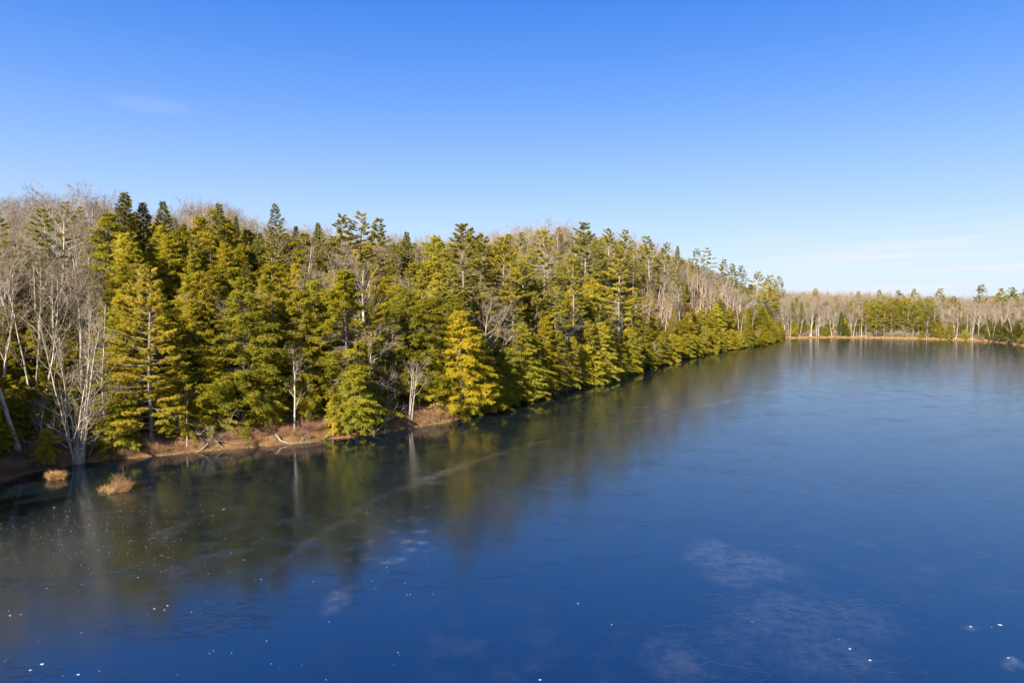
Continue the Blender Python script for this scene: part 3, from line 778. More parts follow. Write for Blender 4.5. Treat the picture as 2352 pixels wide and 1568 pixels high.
# a close row of hemlocks along the waterline, boughs down to the water
pts = []
W_ = np.array([back_pt(u_, 0) for u_ in np.linspace(-150, 1785, 900)])
acc = 0.0; nxt = 0.0
for i_ in range(1, len(W_)):
    acc += np.linalg.norm(W_[i_] - W_[i_ - 1])
    if acc >= nxt:
        pts.append(np.linspace(-150, 1785, 900)[i_]); nxt = acc + rng.uniform(2.6, 5.6)
ROW_COUNT = {}
for u_ in pts:
    if u_ < 760 or 862 < u_ < 1050: continue
    b_ = rng.uniform(0.5, 2.2); p_ = back_pt(u_, b_)
    if any((p_[0] - hx) ** 2 + (p_[1] - hy) ** 2 < 3.0 for hx, hy, _ in HEROES): continue
    H_ = rng.choice([rng.uniform(4.5, 8), rng.uniform(8, 13), rng.uniform(12, 16)], p=[.4, .4, .2]) if u_ < 1480 else rng.choice([rng.uniform(3.5, 6), rng.uniform(6, 8.5), rng.uniform(8.5, 11)], p=[.45, .43, .12])
    HEROES.append((p_[0], p_[1], he_))
    toff = (rng.uniform(-.05, .16), rng.uniform(-.04, .14))
    if rng.random() < .13:
        make_tree(ba_, p_[0], p_[1], rng.uniform(6, 10), [5, 8, 9, 2][rng.integers(0, 4)], rng.uniform(-1, 1), '%s leafless tree from the left leaning out over the waterline' % nth('lean'), 'leafless trees leaning over the waterline', None, 1.0, None, (rng.uniform(.2, .5), rng.uniform(.1, .4)))
    zn = ['at the shaded corner', 'beside the half bare hemlock', 'under the tall sunlit pines', 'below the open white trunked pine', 'between the notch and the boulder', 'beyond the pale boulder'][int(np.searchsorted([230, 900, 1250, 1450, 1640], u_))]
    make_tree(he_, p_[0], p_[1], H_, None, None, '%s overhanging shore hemlock from the left %s' % (nth(zn), zn), 'hemlocks hanging over the water ' + zn, None, random.uniform(.95, 1.2), 'low_hemlock' if H_ < 9 else None, toff)


# ------------------------------------------------------------------ the filling wood
SKY = [(-300, 470), (0, 480), (60, 470), (130, 455), (200, 448), (255, 480), (330, 505), (420, 500), (470, 478), (540, 490), (560, 520), (620, 530), (720, 535), (830, 555), (900, 558),
       (1000, 555), (1050, 548), (1150, 545), (1200, 525), (1260, 515), (1310, 530), (1400, 545), (1470, 555), (1540, 580), (1600, 605), (1660, 625), (1700, 640),
       (1760, 660), (1850, 674), (1900, 690), (1950, 688), (2050, 680), (2150, 676), (2250, 673), (2352, 676), (2700, 680)]
KX = np.array([p[0] for p in SKY], float); KV = np.array([p[1] for p in SKY], float)

def kinds(u, b):
    """chances for hemlock, pine, spruce, bare"""
    if u < 235: return (.42, .02, .03, .53) if b < 30 else (.25, .02, .03, .70)
    if u < 700:
        if b < 45: return (.80, .06, .06, .08)
        if b < 85: return (.42, .10, .23, .25)
        return (.08, .06, .08, .78)
    if u < 1050:
        if b < 40: return (.74, .08, .03, .15)
        if b < 75: return (.42, .18, .08, .32)
        return (.06, .08, .02, .84)
    if u < 1480:
        if b < 24: return (.74, .10, .02, .14)
        if b < 80: return (.20, .20, .01, .59)
        return (.05, .10, .02, .83)
    if u < 1780:
        if b < 8: return (.80, .02, .0, .18)
        if b < 34: return (.07, .02, .0, .91)
        if b < 95: return (.12, .42, .02, .44)
        return (.05, .22, .02, .71)
    if 1985 < u < 2145 and b < 22: return (.08, .87, .0, .05)
    if u > 2190 and b < 14: return (.15, .0, .50, .35)
    if b < 12: return (.16, .04, .10, .70)
    return (.02, .08, .03, .87)

NAMES = ['hemlock_tree', 'pine_tree', 'spruce_tree', 'bare_tree']
cand = []
def project_u(x, y, z):
    dz = z - CAM_H
    depth = y * CP - dz * SP
    return 1176 + F * x / depth

# jittered rows: closer together near the water
gx = np.arange(-230, 460, 4.3); gy = np.arange(40, 640, 4.3)
GX, GY = np.meshgrid(gx, gy)
GX2, GY2 = np.meshgrid(np.arange(140, 330, 3.8), np.arange(300, 480, 3.8))      # the far wood stands closer together
GX = np.concatenate([GX.ravel(), GX2.ravel()]); GY = np.concatenate([GY.ravel(), GY2.ravel()])
GX = GX.ravel() + rng.uniform(-1.7, 1.7, GX.size); GY = GY.ravel() + rng.uniform(-1.7, 1.7, GY.size)
DS = shore_dist(GX, GY); GZ = ground(GX, GY)
UU = project_u(GX, GY, GZ)
for x, y, s, z, u in zip(GX, GY, DS, GZ, UU):
    if s < 0.6 or s > 190 or y < 45: continue
    if u < -260 or u > 2560: continue
    v = np.interp(u, SU, SV)
    r0 = np.linalg.norm(water_pt(u, v)) if u >= 0 else 70
    b = math.hypot(x, y) - r0
    if s < 3.2 and u < 1790: continue
    if 490 < u < 750 and s < 5.8: continue
    if 870 < u < 1045 and s < 5.5: continue
    if 245 < u < 470 and s < 2.5: continue
    if s > 12 and u < 1780 and rng.random() > (0.86 if s < 60 else 0.55): continue
    if u > 1780 and s > 90: continue
    if b > 165 and u < 1700: continue
    if any((x - hx) ** 2 + (y - hy) ** 2 < (3.0 if hk == 'bare_tree' else 5.5) for hx, hy, hk in HEROES if u < 1790 or hk == 'pine_tree'): continue
    p = kinds(u, s)
    k = int(rng.choice(4, p=np.array(p) / sum(p)))
    H = [rng.uniform(11, 19), rng.uniform(15, 21), rng.uniform(12, 18), rng.uniform(14, 20)][k]
    if k == 0 and 1400 < u < 1790: H = rng.uniform(5, 8.5)
    if k == 3 and 1400 < u < 1790 and s < 34: H = rng.uniform(9, 14)
    if k == 0 and s < 7: H = rng.uniform(8, 14)
    if k == 0 and rng.random() < 0.22 and s < 40: H = rng.uniform(5.5, 9)
    if u < 235 and k == 0: H = rng.uniform(5, 11)
    if k == 2 and u > 2190: H = rng.uniform(7, 12)
    if k == 0 and u > 1780: H = rng.uniform(5, 10)
    if k == 1 and 1985 < u < 2145 and s < 22: H = rng.uniform(15, 19)
    if k == 3 and u > 1780: H = rng.uniform(14, 19)
    # keep the crowns under the line of the wood against the sky
    zt = top_z(y, np.interp(u, KX, KV) + (abs(rng.normal(0, 9)) if k != 3 else rng.normal(-11, 6)))
    H = min(H, zt - z)
    if 795 < u < 908 and b < 20: H = min(H, top_z(y, 745) - z)
    if H < (5 if s < 40 else 8.5): continue
    cand.append((k, x, y, z, s, u, H))

# only the 300 of each kind that show largest stand alone; the rest is one wood per kind
def rank(c):
    k, x, y, z, s, u, H = c
    inside = -20 < u < 2372
    return (not inside) * 1e4 + math.hypot(x, y) + 1.3 * s * (1 if s > 8 else 0.3)
cand.sort(key=rank)
quota = [140, 225, 200, 250]
used = [0, 0, 0, 0]
rest = {0: [], 1: [], 2: [], 3: []}

ZONES = [(-900, 120, 'in the leftmost bare wood'), (120, 235, 'behind the many stemmed tree'), (235, 360, 'above the lush pine'), (360, 480, 'above the white sapling'),
         (480, 620, 'above the shrub bank'), (620, 760, 'above the bank birch'), (760, 900, 'behind the half bare hemlock'), (900, 1050, 'above the orange bank'),
         (1050, 1180, 'by the tallest pine'), (1180, 1300, 'by the flat topped pine'), (1300, 1400, 'by the white trunked pine'), (1400, 1480, 'above the shore notch'), (1480, 1640, 'on the falling ridge'),
         (1640, 1790, 'on the ridge end'), (1790, 1985, 'left of the far grove'), (1985, 2150, 'behind the far grove'), (2150, 9999, 'right of the far grove')]
LOOK = {0: 'hemlock', 1: 'pine', 2: 'spruce', 3: 'bare tree'}
GRP = ['hemlocks', 'layered pines', 'dark spruces', 'leafless trees']
ROWS = [(8, 'near the water'), (30, 'low on the slope'), (60, 'midway up'), (999, 'near the top')]
SZ = [(11, 'short'), (16, 'medium'), (99, 'tall')]
chosen = []
for c in cand:
    if used[c[0]] >= quota[c[0]]: rest[c[0]].append(c)
    else: used[c[0]] += 1; chosen.append(c)
chosen.sort(key=lambda c: c[5])
counts = {}
for c in chosen:
    k, x, y, z, s, u, H = c
    zone = next(t for a, b_, t in ZONES if a <= u < b_)
    row = next(t for m_, t in ROWS if s < m_)
    size = next(t for m_, t in SZ if H < m_)
    make_tree(NAMES[k], x, y, H, BARE_FAR[random.randrange(4)] if (k == 3 and u > 1780) else None, None, '%s %s %s from the left %s, %s' % (nth((k, zone, row, size)), size, LOOK[k], row, zone), '%s %s' % (GRP[k], zone), z, random.uniform(0.85, 1.15)) if True else None
print('trees', used, {k: len(v) for k, v in rest.items()})

def wood_stuff(name, k, items, label):
    vs = VARIANTS[NAMES[k]]
    n = len(items)
    if not n: return
    V = np.array([(c[1], c[2], c[3]) for c in items])
    var = rng.integers(0, len(vs), n)
    me = bpy.data.meshes.new(name); me.vertices.add(n); me.vertices.foreach_set('co', V.astype(np.float32).ravel())
    a = me.attributes.new('variant', 'INT', 'POINT'); a.data.foreach_set('value', var.astype(np.int32))
    a = me.attributes.new('tree_scale', 'FLOAT', 'POINT'); a.data.foreach_set('value', np.array([c[6] / vs[v][0] for c, v in zip(items, var)], np.float32))
    a = me.attributes.new('turn', 'FLOAT', 'POINT'); a.data.foreach_set('value', rng.uniform(0, 6.28, n).astype(np.float32))
    o = link_mesh(name, me); tag(o, label, 'woodland', None, 'stuff')
    ng = bpy.data.node_groups.new(name + '_nodes', 'GeometryNodeTree')
    ng.interface.new_socket('Geometry', in_out='INPUT', socket_type='NodeSocketGeometry')
    ng.interface.new_socket('Geometry', in_out='OUTPUT', socket_type='NodeSocketGeometry')
    N, Lk = ng.nodes, ng.links
    gi = N.new('NodeGroupInput'); go = N.new('NodeGroupOutput'); jn = N.new('GeometryNodeJoinGeometry')
    def named(nm, typ):
        q = N.new('GeometryNodeInputNamedAttribute'); q.data_type = typ; q.inputs['Name'].default_value = nm
        return q.outputs['Attribute']
    va, scl, tu = named('variant', 'INT'), named('tree_scale', 'FLOAT'), named('turn', 'FLOAT')
    cx = N.new('ShaderNodeCombineXYZ'); Lk.new(tu, cx.inputs[2])
    for i, v in enumerate(vs):
        src = [ob for ob in SOURCES[(k, i)]]
        cmpn = N.new('FunctionNodeCompare'); cmpn.data_type = 'INT'; cmpn.operation = 'EQUAL'
        ins = [s_ for s_ in cmpn.inputs if s_.type == 'INT']
        Lk.new(va, ins[0]); ins[1].default_value = i
        sp = N.new('GeometryNodeSeparateGeometry'); sp.domain = 'POINT'
        Lk.new(gi.outputs[0], sp.inputs[0]); Lk.new(cmpn.outputs[0], sp.inputs['Selection'])
        for ob in src:
            oi = N.new('GeometryNodeObjectInfo'); oi.transform_space = 'ORIGINAL'; oi.inputs['Object'].default_value = ob; oi.inputs['As Instance'].default_value = True
            ip = N.new('GeometryNodeInstanceOnPoints')
            Lk.new(sp.outputs[0], ip.inputs['Points']); Lk.new(oi.outputs['Geometry'], ip.inputs['Instance'])
            Lk.new(cx.outputs[0], ip.inputs['Rotation']); Lk.new(scl, ip.inputs['Scale'])
            Lk.new(ip.outputs[0], jn.inputs[0])
    Lk.new(jn.outputs[0], go.inputs[0])
    md = o.modifiers.new('scatter', 'NODES'); md.node_group = ng

SOURCES = {}
for k, nm in enumerate(NAMES):
    for i, v in enumerate(VARIANTS[nm]):
        tr = next((o for o in col.objects if o.data is v[1]), None); cr = next((o for o in col.objects if o.data is v[2]), None)
        SOURCES[(k, i)] = [o for o in (tr, cr) if o]
wood_stuff('far_hemlock_wood', 0, rest[0], 'hemlocks deep in the wood on the back of the hill')
wood_stuff('far_pine_wood', 1, rest[1], 'pines deep in the wood behind the ridge and far shore')
wood_stuff('far_spruce_wood', 2, rest[2], 'dark spruces deep in the wood behind the far shore')
wood_stuff('far_bare_wood', 3, rest[3], 'mass of leafless trees deep behind the ridge and far shore')

# ------------------------------------------------------------------ ground
def axis(lo, hi, step, far, g=1.25):
    a = list(np.arange(lo, hi, step)); s = step
    left, x = [], lo
    while x > -far: s *= g; x -= s; left.append(x)
    s = step; right, x = [], a[-1]
    while x < far: s *= g; x += s; right.append(x)
    return np.array(left[::-1] + a + right)
ax_, ay_ = axis(-110, 260, 1.15, 5000), axis(50, 400, 1.15, 5000)
TX, TY = np.meshgrid(ax_, ay_)
TZ = ground(TX, TY)
nx, ny = len(ax_), len(ay_)
I = (np.arange(ny - 1)[:, None] * nx + np.arange(nx - 1)[None]).ravel()
Q = np.stack([I, I + 1, I + nx + 1, I + nx], 1)
TS = shore_dist(TX, TY)

m, n, l = new_mat('leaf_litter')
tcn = n.new('ShaderNodeTexCoord')
n1 = n.new('ShaderNodeTexNoise'); n1.inputs['Scale'].default_value = 0.45; n1.inputs['Detail'].default_value = 8; n1.inputs['Roughness'].default_value = 0.7
n2 = n.new('ShaderNodeTexNoise'); n2.inputs['Scale'].default_value = 6.0; n2.inputs['Detail'].default_value = 6; n2.inputs['Roughness'].default_value = 0.75
l.new(tcn.outputs['Object'], n1.inputs['Vector']); l.new(tcn.outputs['Object'], n2.inputs['Vector'])
r1 = ramp(n, [(0.3, (0.080, 0.044, 0.020)), (0.5, (0.165, 0.090, 0.038)), (0.68, (0.27, 0.155, 0.068))]); l.new(n1.outputs[0], r1.inputs[0])
r2 = ramp(n, [(0.3, (0.45, 0.42, 0.4)), (0.6, (1.1, 1.05, 1.0)), (0.75, (1.6, 1.5, 1.4))]); l.new(n2.outputs[0], r2.inputs[0])
mm = n.new('ShaderNodeMix'); mm.data_type = 'RGBA'; mm.blend_type = 'MULTIPLY'; mm.inputs['Factor'].default_value = 1
l.new(r1.outputs[0], mm.inputs['A']); l.new(r2.outputs[0], mm.inputs['B'])
p = n.new('ShaderNodeBsdfPrincipled'); p.inputs['Roughness'].default_value = 0.95; p.inputs['Specular IOR Level'].default_value = 0.1
l.new(mm.outputs['Result'], p.inputs['Base Color'])
bp = n.new('ShaderNodeBump'); bp.inputs['Strength'].default_value = 0.9; bp.inputs['Distance'].default_value = 0.15; l.new(n2.outputs[0], bp.inputs['Height']); l.new(bp.outputs[0], p.inputs['Normal'])
o_ = n.new('ShaderNodeOutputMaterial'); l.new(p.outputs[0], o_.inputs[0])
M_litter = m
gobj = link_mesh('ground', raw_mesh('ground', np.stack([TX, TY, TZ], -1).reshape(-1, 3), Q, M_litter, None, True)); tag(gobj, kind='structure')

# ------------------------------------------------------------------ frozen pond
lx = np.concatenate([np.arange(-280, -90, 8), np.arange(-90, 70, 0.42), np.arange(70, 245, 1.0), np.arange(245, 425, 10)])
ly = [-300.0]
while ly[-1] < 378:
    y_ = ly[-1]; ly.append(y_ + (10 if y_ < 10 else 2 if y_ < 26 else max(0.28, 0.0045 * y_)))
ly = np.array(ly)
LX, LY = np.meshgrid(lx, ly)
fro = np.zeros(LX.shape)
def blob(u, v, du, dv, a, hard=1.0):
    a = a * 0.17
    """frosty patch with its own outline on the ice"""
    global fro
    c = water_pt(u, v); e1 = water_pt(u + du, v); e2 = water_pt(u, v - dv)
    rx = abs(e1[0] - c[0]); ry = abs(e2[1] - c[1])
    d = np.sqrt(((LX - c[0]) / rx) ** 2 + ((LY - c[1]) / ry) ** 2) + 0.22 * wob(LX, LY, 1.1, u) + 0.12 * wob(LX, LY, 0.45, v)
    fro = np.maximum(fro, a * (1 - smooth(d, 0.35 * hard, 1.15)))
def line(pts, w, a):
    global fro
    W = [water_pt(*q) for q in pts]
    for i in range(len(W) - 1):
        (axx, ayy), (bx, by) = W[i], W[i + 1]
        ex, ey = bx - axx, by - ayy
        wx = LX + 0.35 * wob(LX, LY, 2.2, 4); wy = LY + 0.5 * wob(LX, LY, 2.6, 9)
        t = np.clip(((wx - axx) * ex + (wy - ayy) * ey) / (ex * ex + ey * ey), 0, 1)
        d = np.sqrt((wx - axx - t * ex) ** 2 + (wy - ayy - t * ey) ** 2)
        w_ = (w[i] + (w[i + 1] - w[i]) * t) * (0.62 + 0.38 * wob(LX, LY, 1.7, 6)); a_ = a[i] + (a[i + 1] - a[i]) * t
        fro = np.maximum(fro, 0.44 * a_ * (0.75 + 0.5 * wob(LX, LY, 5.1, 8)) * (1 - smooth(d, 0, w_)))
line([(500, 1400), (620, 1310), (760, 1210), (880, 1140), (980, 1100), (1100, 1055), (1200, 1025), (1300, 1000), (1420, 975), (1560, 945), (1700, 915), (1800, 895), (1850, 872), (1840, 858), (1780, 850), (1700, 848)],
     [1.2, 1.6, 1.8, 1.5, 2.6, 1.6, 1.3, 1.0, 1.2, 1.5, 2.6, 3.0, 3.0, 1.6, 1.2, 1.0], [.0, .03, .06, .08, .20, .14, .14, .05, .06, .10, .22, .36, .36, .24, .2, .12])
line([(1690, 847), (1790, 852), (1880, 858), (1975, 861)], [0.9, 1.0, 1.3, 0.8], [.12, .35, .7, .4])
line([(1800, 898), (1880, 884), (1950, 868), (1940, 860)], [2, 2, 1.5, 1.2], [.3, .2, .3, .3])
line([(1460, 936), (1580, 931), (1700, 925)], [.8, .8, .8], [.05, .1, .05])
for q in [(775, 1377, 34, 34, .40), (790, 1360, 16, 16, .30), (940, 1243, 22, 9, .6), (968, 1246, 14, 4, .5), (942, 1262, 18, 9, .5), (908, 1286, 24, 7, .5), (885, 1290, 20, 6, .35),
          (970, 1220, 16, 7, .35), (962, 1192, 14, 4, .3), (862, 1282, 30, 7, .18), (2335, 1520, 22, 18, .7), (2315, 1532, 16, 10, .5), (2230, 1442, 16, 6, .4), (1000, 1108, 30, 6, .35),
          (1640, 1275, 75, 42, .26), (1740, 1300, 90, 40, .28), (1680, 1325, 80, 30, .20), (1810, 1420, 160, 75, .17), (1900, 1500, 140, 70, .16), (1560, 1510, 90, 60, .17), (1960, 1420, 120, 60, .13),
          (1700, 1480, 120, 60, .08), (100, 1250, 260, 60, .05), (420, 1160, 260, 60, .03)]:
    blob(*q)
for k in range(46):      # scattered little frozen blisters north of the bright patches
    blob(rng.uniform(790, 985), rng.uniform(1180, 1300), rng.uniform(3, 9), rng.uniform(1.5, 3.5), rng.uniform(.15, .35))
shore_s = -shore_dist(LX, LY)
nx, ny = len(lx), len(ly)
I = (np.arange(ny - 1)[:, None] * nx + np.arange(nx - 1)[None]).ravel()
Q = np.stack([I, I + 1, I + nx + 1, I + nx], 1)

m, n, l = new_mat('pond_ice')
def nmath(op, a, b=None, c=None, clamp=False):
    q = n.new('ShaderNodeMath'); q.operation = op; q.use_clamp = clamp
    for k, v in enumerate((a, b, c)):
        if v is None: continue
        if isinstance(v, (int, float)): q.inputs[k].default_value = v
        else: l.new(v, q.inputs[k])
    return q.outputs[0]
def nsm(v, a, b, c=0.0, d=1.0):
    q = n.new('ShaderNodeMapRange'); q.interpolation_type = 'SMOOTHSTEP'; l.new(v, q.inputs[0])
    for k, z in enumerate((a, b, c, d)): q.inputs[k + 1].default_value = z
    return q.outputs[0]
def noise(scale, detail=4, rough=0.5, vec=None, dist=0.0):
    q = n.new('ShaderNodeTexNoise'); q.inputs['Scale'].default_value = scale; q.inputs['Detail'].default_value = detail; q.inputs['Roughness'].default_value = rough; q.inputs['Distortion'].default_value = dist
    l.new(vec, q.inputs['Vector']); return q.outputs[0]
tcn = n.new('ShaderNodeTexCoord'); pos = tcn.outputs['Object']
fa = n.new('ShaderNodeAttribute'); fa.attribute_name = 'frost'
sa = n.new('ShaderNodeAttribute'); sa.attribute_name = 'off_shore'
fine = noise(3.0, 6, 0.7, pos); mid = noise(0.35, 5, 0.6, pos); big = noise(0.045, 4, 0.55, pos)
frost = nmath('MULTIPLY', fa.outputs['Fac'], nmath('MULTIPLY', nsm(fine, 0.25, 0.7, 0.4, 1.3), nsm(noise(0.9, 5, 0.65, pos), 0.36, 0.60, 0.25, 1.25)), clamp=True)
veil = nmath('MULTIPLY', nsm(mid, 0.45, 0.75), nmath('MULTIPLY', nsm(big, 0.42, 0.7), 0.03))
fr = nmath('ADD', frost, veil, clamp=True)
mx = n.new('ShaderNodeMix'); mx.data_type = 'RGBA'; l.new(fr, mx.inputs['Factor'])
mx.inputs['A'].default_value = (0.003, 0.006, 0.010, 1); mx.inputs['B'].default_value = (0.50, 0.52, 0.58, 1)
p = n.new('ShaderNodeBsdfPrincipled'); l.new(mx.outputs['Result'], p.inputs['Base Color'])
p.inputs['IOR'].default_value = 3.0
p.inputs['Specular Tint'].default_value = (0.80, 0.97, 1.0, 1)
rgh = nmath('ADD', nsm(sa.outputs['Fac'], 0.5, 16.0, 0.028, 0.125), nmath('ADD', nmath('MULTIPLY', nsm(mid, 0.35, 0.7), nmath('MULTIPLY_ADD', big, 0.14, -0.01)), nmath('MULTIPLY', fr, 0.5)))
l.new(rgh, p.inputs['Roughness'])
# wrinkles in the ice: broken wavy ridges
mp = n.new('ShaderNodeMapping'); mp.inputs['Scale'].default_value = (0.38, 0.85, 1.0); mp.inputs['Rotation'].default_value = (0, 0, R(-14)); l.new(pos, mp.inputs[0])
rid = noise(1.1, 3, 0.55, mp.outputs[0], 0.4)
ridge = nsm(nmath('ABSOLUTE', nmath('SUBTRACT', rid, 0.5)), 0.0, 0.030, 1.0, 0.0)
msk = nsm(noise(0.22, 3, 0.6, mp.outputs[0]), 0.50, 0.62)
wr = nmath('MULTIPLY', nmath('MULTIPLY', ridge, msk), nsm(sa.outputs['Fac'], 8.0, 26.0))
hgt = nmath('ADD', nmath('MULTIPLY', wr, 0.0065), nmath('ADD', nmath('MULTIPLY', fine, 0.0010), nmath('MULTIPLY', mid, 0.010)))
bp = n.new('ShaderNodeBump'); bp.inputs['Strength'].default_value = 1.0; bp.inputs['Distance'].default_value = 1.0
l.new(hgt, bp.inputs['Height']); l.new(bp.outputs[0], p.inputs['Normal'])
o_ = n.new('ShaderNodeOutputMaterial'); l.new(p.outputs[0], o_.inputs[0])
M_ice = m
lake = link_mesh('water', raw_mesh('water', np.stack([LX, LY, 0 * LX], -1).reshape(-1, 3), Q, M_ice, None, True, {'frost': fro.ravel(), 'off_shore': shore_s.ravel()}))
tag(lake, kind='structure')

# ------------------------------------------------------------------ bank details
M_grass = foliage_mat('dry_grass', [(0.0, (0.20, 0.11, 0.040)), (0.5, (0.40, 0.26, 0.10)), (1.0, (0.58, 0.42, 0.19))], 0.2, 0.25, (0.85, 1.15))
M_rock = bark_mat('boulder_stone', (0.13, 0.115, 0.095), (0.22, 0.195, 0.17), (0.32, 0.29, 0.255), 2.5)
M_redwood = bark_mat('split_red_wood', (0.26, 0.10, 0.045), (0.42, 0.19, 0.09), (0.52, 0.30, 0.17))

def blades(geo, base, n, h, w, spread, tmean=0.5):
    """n grass blades rooted at rows of BASE"""
    B = base[rng.integers(0, len(base), n)] + np.concatenate([rng.normal(0, 0.05, (n, 2)), np.zeros((n, 1))], 1)
    d = unit(np.concatenate([rng.normal(0, spread, (n, 2)), np.ones((n, 1))], 1))
    L = h * rng.uniform(0.5, 1.2, n)
    mid = B + d * (L * 0.55)[:, None]
    tip = mid + unit(d + np.concatenate([rng.normal(0, 0.7, (n, 2)), np.full((n, 1), -0.3)], 1)) * (L * 0.5)[:, None]
    tint = np.clip(rng.normal(tmean, 0.2, n), 0, 1)
    sdir = unit(np.cross(d, rng.normal(size=(n, 3)))) * w
    geo.soup(np.stack([B - sdir, B + sdir, mid], 1), tint); geo.soup(np.stack([mid - sdir * .6, mid + sdir * .6, tip], 1), tint)

def islet(u, v, ru, label, twigs):
    c = water_pt(u, v); e2 = water_pt(u + ru, v); rx = abs(e2[0] - c[0])
    e = bpy.data.objects.new('grass_islet', None); col.objects.link(e); e.location = (c[0], c[1], 0)
    tag(e, label, 'grass tussock', 'grass islets in the ice')
    g = Geo()
    for c_ in range(20):           # hummocks of drooping blades, taller in the middle
        a = rng.uniform(0, 6.28); r = math.sqrt(rng.uniform(0, 1)) * rx * rng.choice([0.75, 1.0, 1.2], p=[.5, .35, .15])
        cx_, cy_ = math.cos(a) * r, math.sin(a) * r * 0.55; rd = rx * rng.uniform(.10, .20); q = rng.normal(0, 1, (60, 2)) * rd * .5
        hh = 0.12 * (1 - (r / rx) ** 2)
        blades(g, np.stack([cx_ + q[:, 0], cy_ + q[:, 1], np.full(60, hh - .05)], 1), int(rng.uniform(90, 260)), rng.choice([.45, .8, 1.25]) * (1.2 - .55 * r / rx), 0.016, 0.5, rng.uniform(-.05, .75))
    link_mesh('grass', g.mesh('islet_grass', M_grass), e)
    g = Geo(); ang = np.linspace(0, 2 * math.pi, 25)[:-1]; ringr = rx * 0.70 * (1 + 0.25 * np.sin(ang * 3 + 1)) * rng.uniform(.9, 1.05, 24)
    V = np.concatenate([np.stack([np.cos(ang) * ringr, np.sin(ang) * ringr * .62, np.full(24, -0.12)], 1), np.stack([np.cos(ang) * ringr * .7, np.sin(ang) * ringr * .43, np.full(24, 0.05)], 1), [[0, 0, 0.1]]])
    T = []
    for i in range(24):
        j = (i + 1) % 24; T += [(i, j, 24 + j), (i, 24 + j, 24 + i), (24 + i, 24 + j, 48)]
    g.tris(V, T); link_mesh('mound', g.mesh('islet_mound', M_litter, True), e)
    if twigs:
        g = Geo(); shrub_geo(g, 22, 1.9, 0.5, -0.1); o = link_mesh('twigs', g.mesh('islet_twigs', M_red), e); o.location = (rx * 0.1, 0.1, 0.1)

def shrub_geo(g, stems, h, fan, z0=-0.1, w=0.008):
    a = rng.uniform(0, 6.28, stems); q = rng.uniform(0.1, 1, stems) * fan
    S = np.stack([np.cos(a) * q * 0.5, np.sin(a) * q * 0.5, np.full(stems, z0)], 1)
    D = np.stack([np.cos(a) * q, np.sin(a) * q, np.full(stems, 0.9)], 1)
    P, rad = grow(S, D, h * rng.uniform(.6, 1.1, stems), np.full(stems, w * 1.5), 5, 0.14, 0.03, 0.3); seg(g, P, rad, 3)
    S, D, L, r_ = children(P, rad, 7, .2, 1, .6, .42, .4, .7); P2, r2 = grow(S, D, L, np.full(len(S), w * .8), 3, .18, .05, .4); seg(g, P2, r2, 'r')
    S, D, L, r_ = children(P2, r2, 4, .1, 1, .6, .55, .4, .7); spikes(g, S, S + D * L[:, None], w * 0.6, 0.5)

islet(271, 1126, 40, 'larger straw coloured grass islet with red twigs standing in the ice', True)
islet(130, 1100, 19, 'smaller russet grass islet in the ice close to the shaded corner', False)

SH = []
for k in range(4):
    g = Geo(); shrub_geo(g, 34, [1.5, 1.9, 1.2, 2.3][k], [.9, .8, 1.1, .6][k]); SH.append(g.mesh('leafless_shrub_%d' % k, M_red))
for k in range(2):
    g = Geo(); shrub_geo(g, 60, [1.6, 1.9][k], .9, w=.014); SH.append(g.mesh('leafless_shrub_far_%d' % k, M_twig))
def shrub(u, b, var, label, group, sc_=1.0):
    p_ = back_pt(u, b)
    o = link_mesh('leafless_shrub', SH[var]); o.location = (p_[0], p_[1], float(ground(p_[0], p_[1]))); o.rotation_euler = (0, 0, random.uniform(0, 6.28)); o.scale = (sc_,) * 3
    tag(o, label, 'shrub', group)
nsh = 0
for u_ in np.arange(492, 752, 8.2):
    nsh += 1
    shrub(u_ + random.uniform(-3, 3), random.uniform(0.3, 3.4), random.randrange(4), nth('a') + ' reddish shrub from the left in the thicket on the brown bank', 'reddish shrubs on the brown bank', random.uniform(.45, .9))
for u_ in np.arange(890, 1032, 6.5):
    shrub(u_ + random.uniform(-3, 3), random.uniform(0.2, 3.0), random.randrange(4), nth('b') + ' low russet shrub from the left on the orange bank', 'russet shrubs on the orange bank', random.uniform(.55, .9))
for u_ in np.arange(250, 480, 9):
    shrub(u_ + random.uniform(-3, 3), random.uniform(0.2, 1.8), random.randrange(4), nth('c') + ' low leafless shrub from the left before the tiered pine', 'shrubs in front of the tiered pine', random.uniform(.45, .8))
for u_ in np.arange(5, 165, 15):
    shrub(u_ + random.uniform(-3, 3), random.uniform(0.2, 3.5), 0, nth('d') + ' grey leafless shrub from the left in the shaded corner', 'shrubs in the shaded corner', random.uniform(.8, 1.3))
for u_ in np.arange(1800, 2352, 5.8):
    shrub(u_ + random.uniform(-3, 3), random.uniform(1.5, 9), 4 + random.randrange(2), nth('e') + ' brown leafless shrub from the left along the far shore', 'shrubs along the far shore', random.uniform(1.1, 2.0))

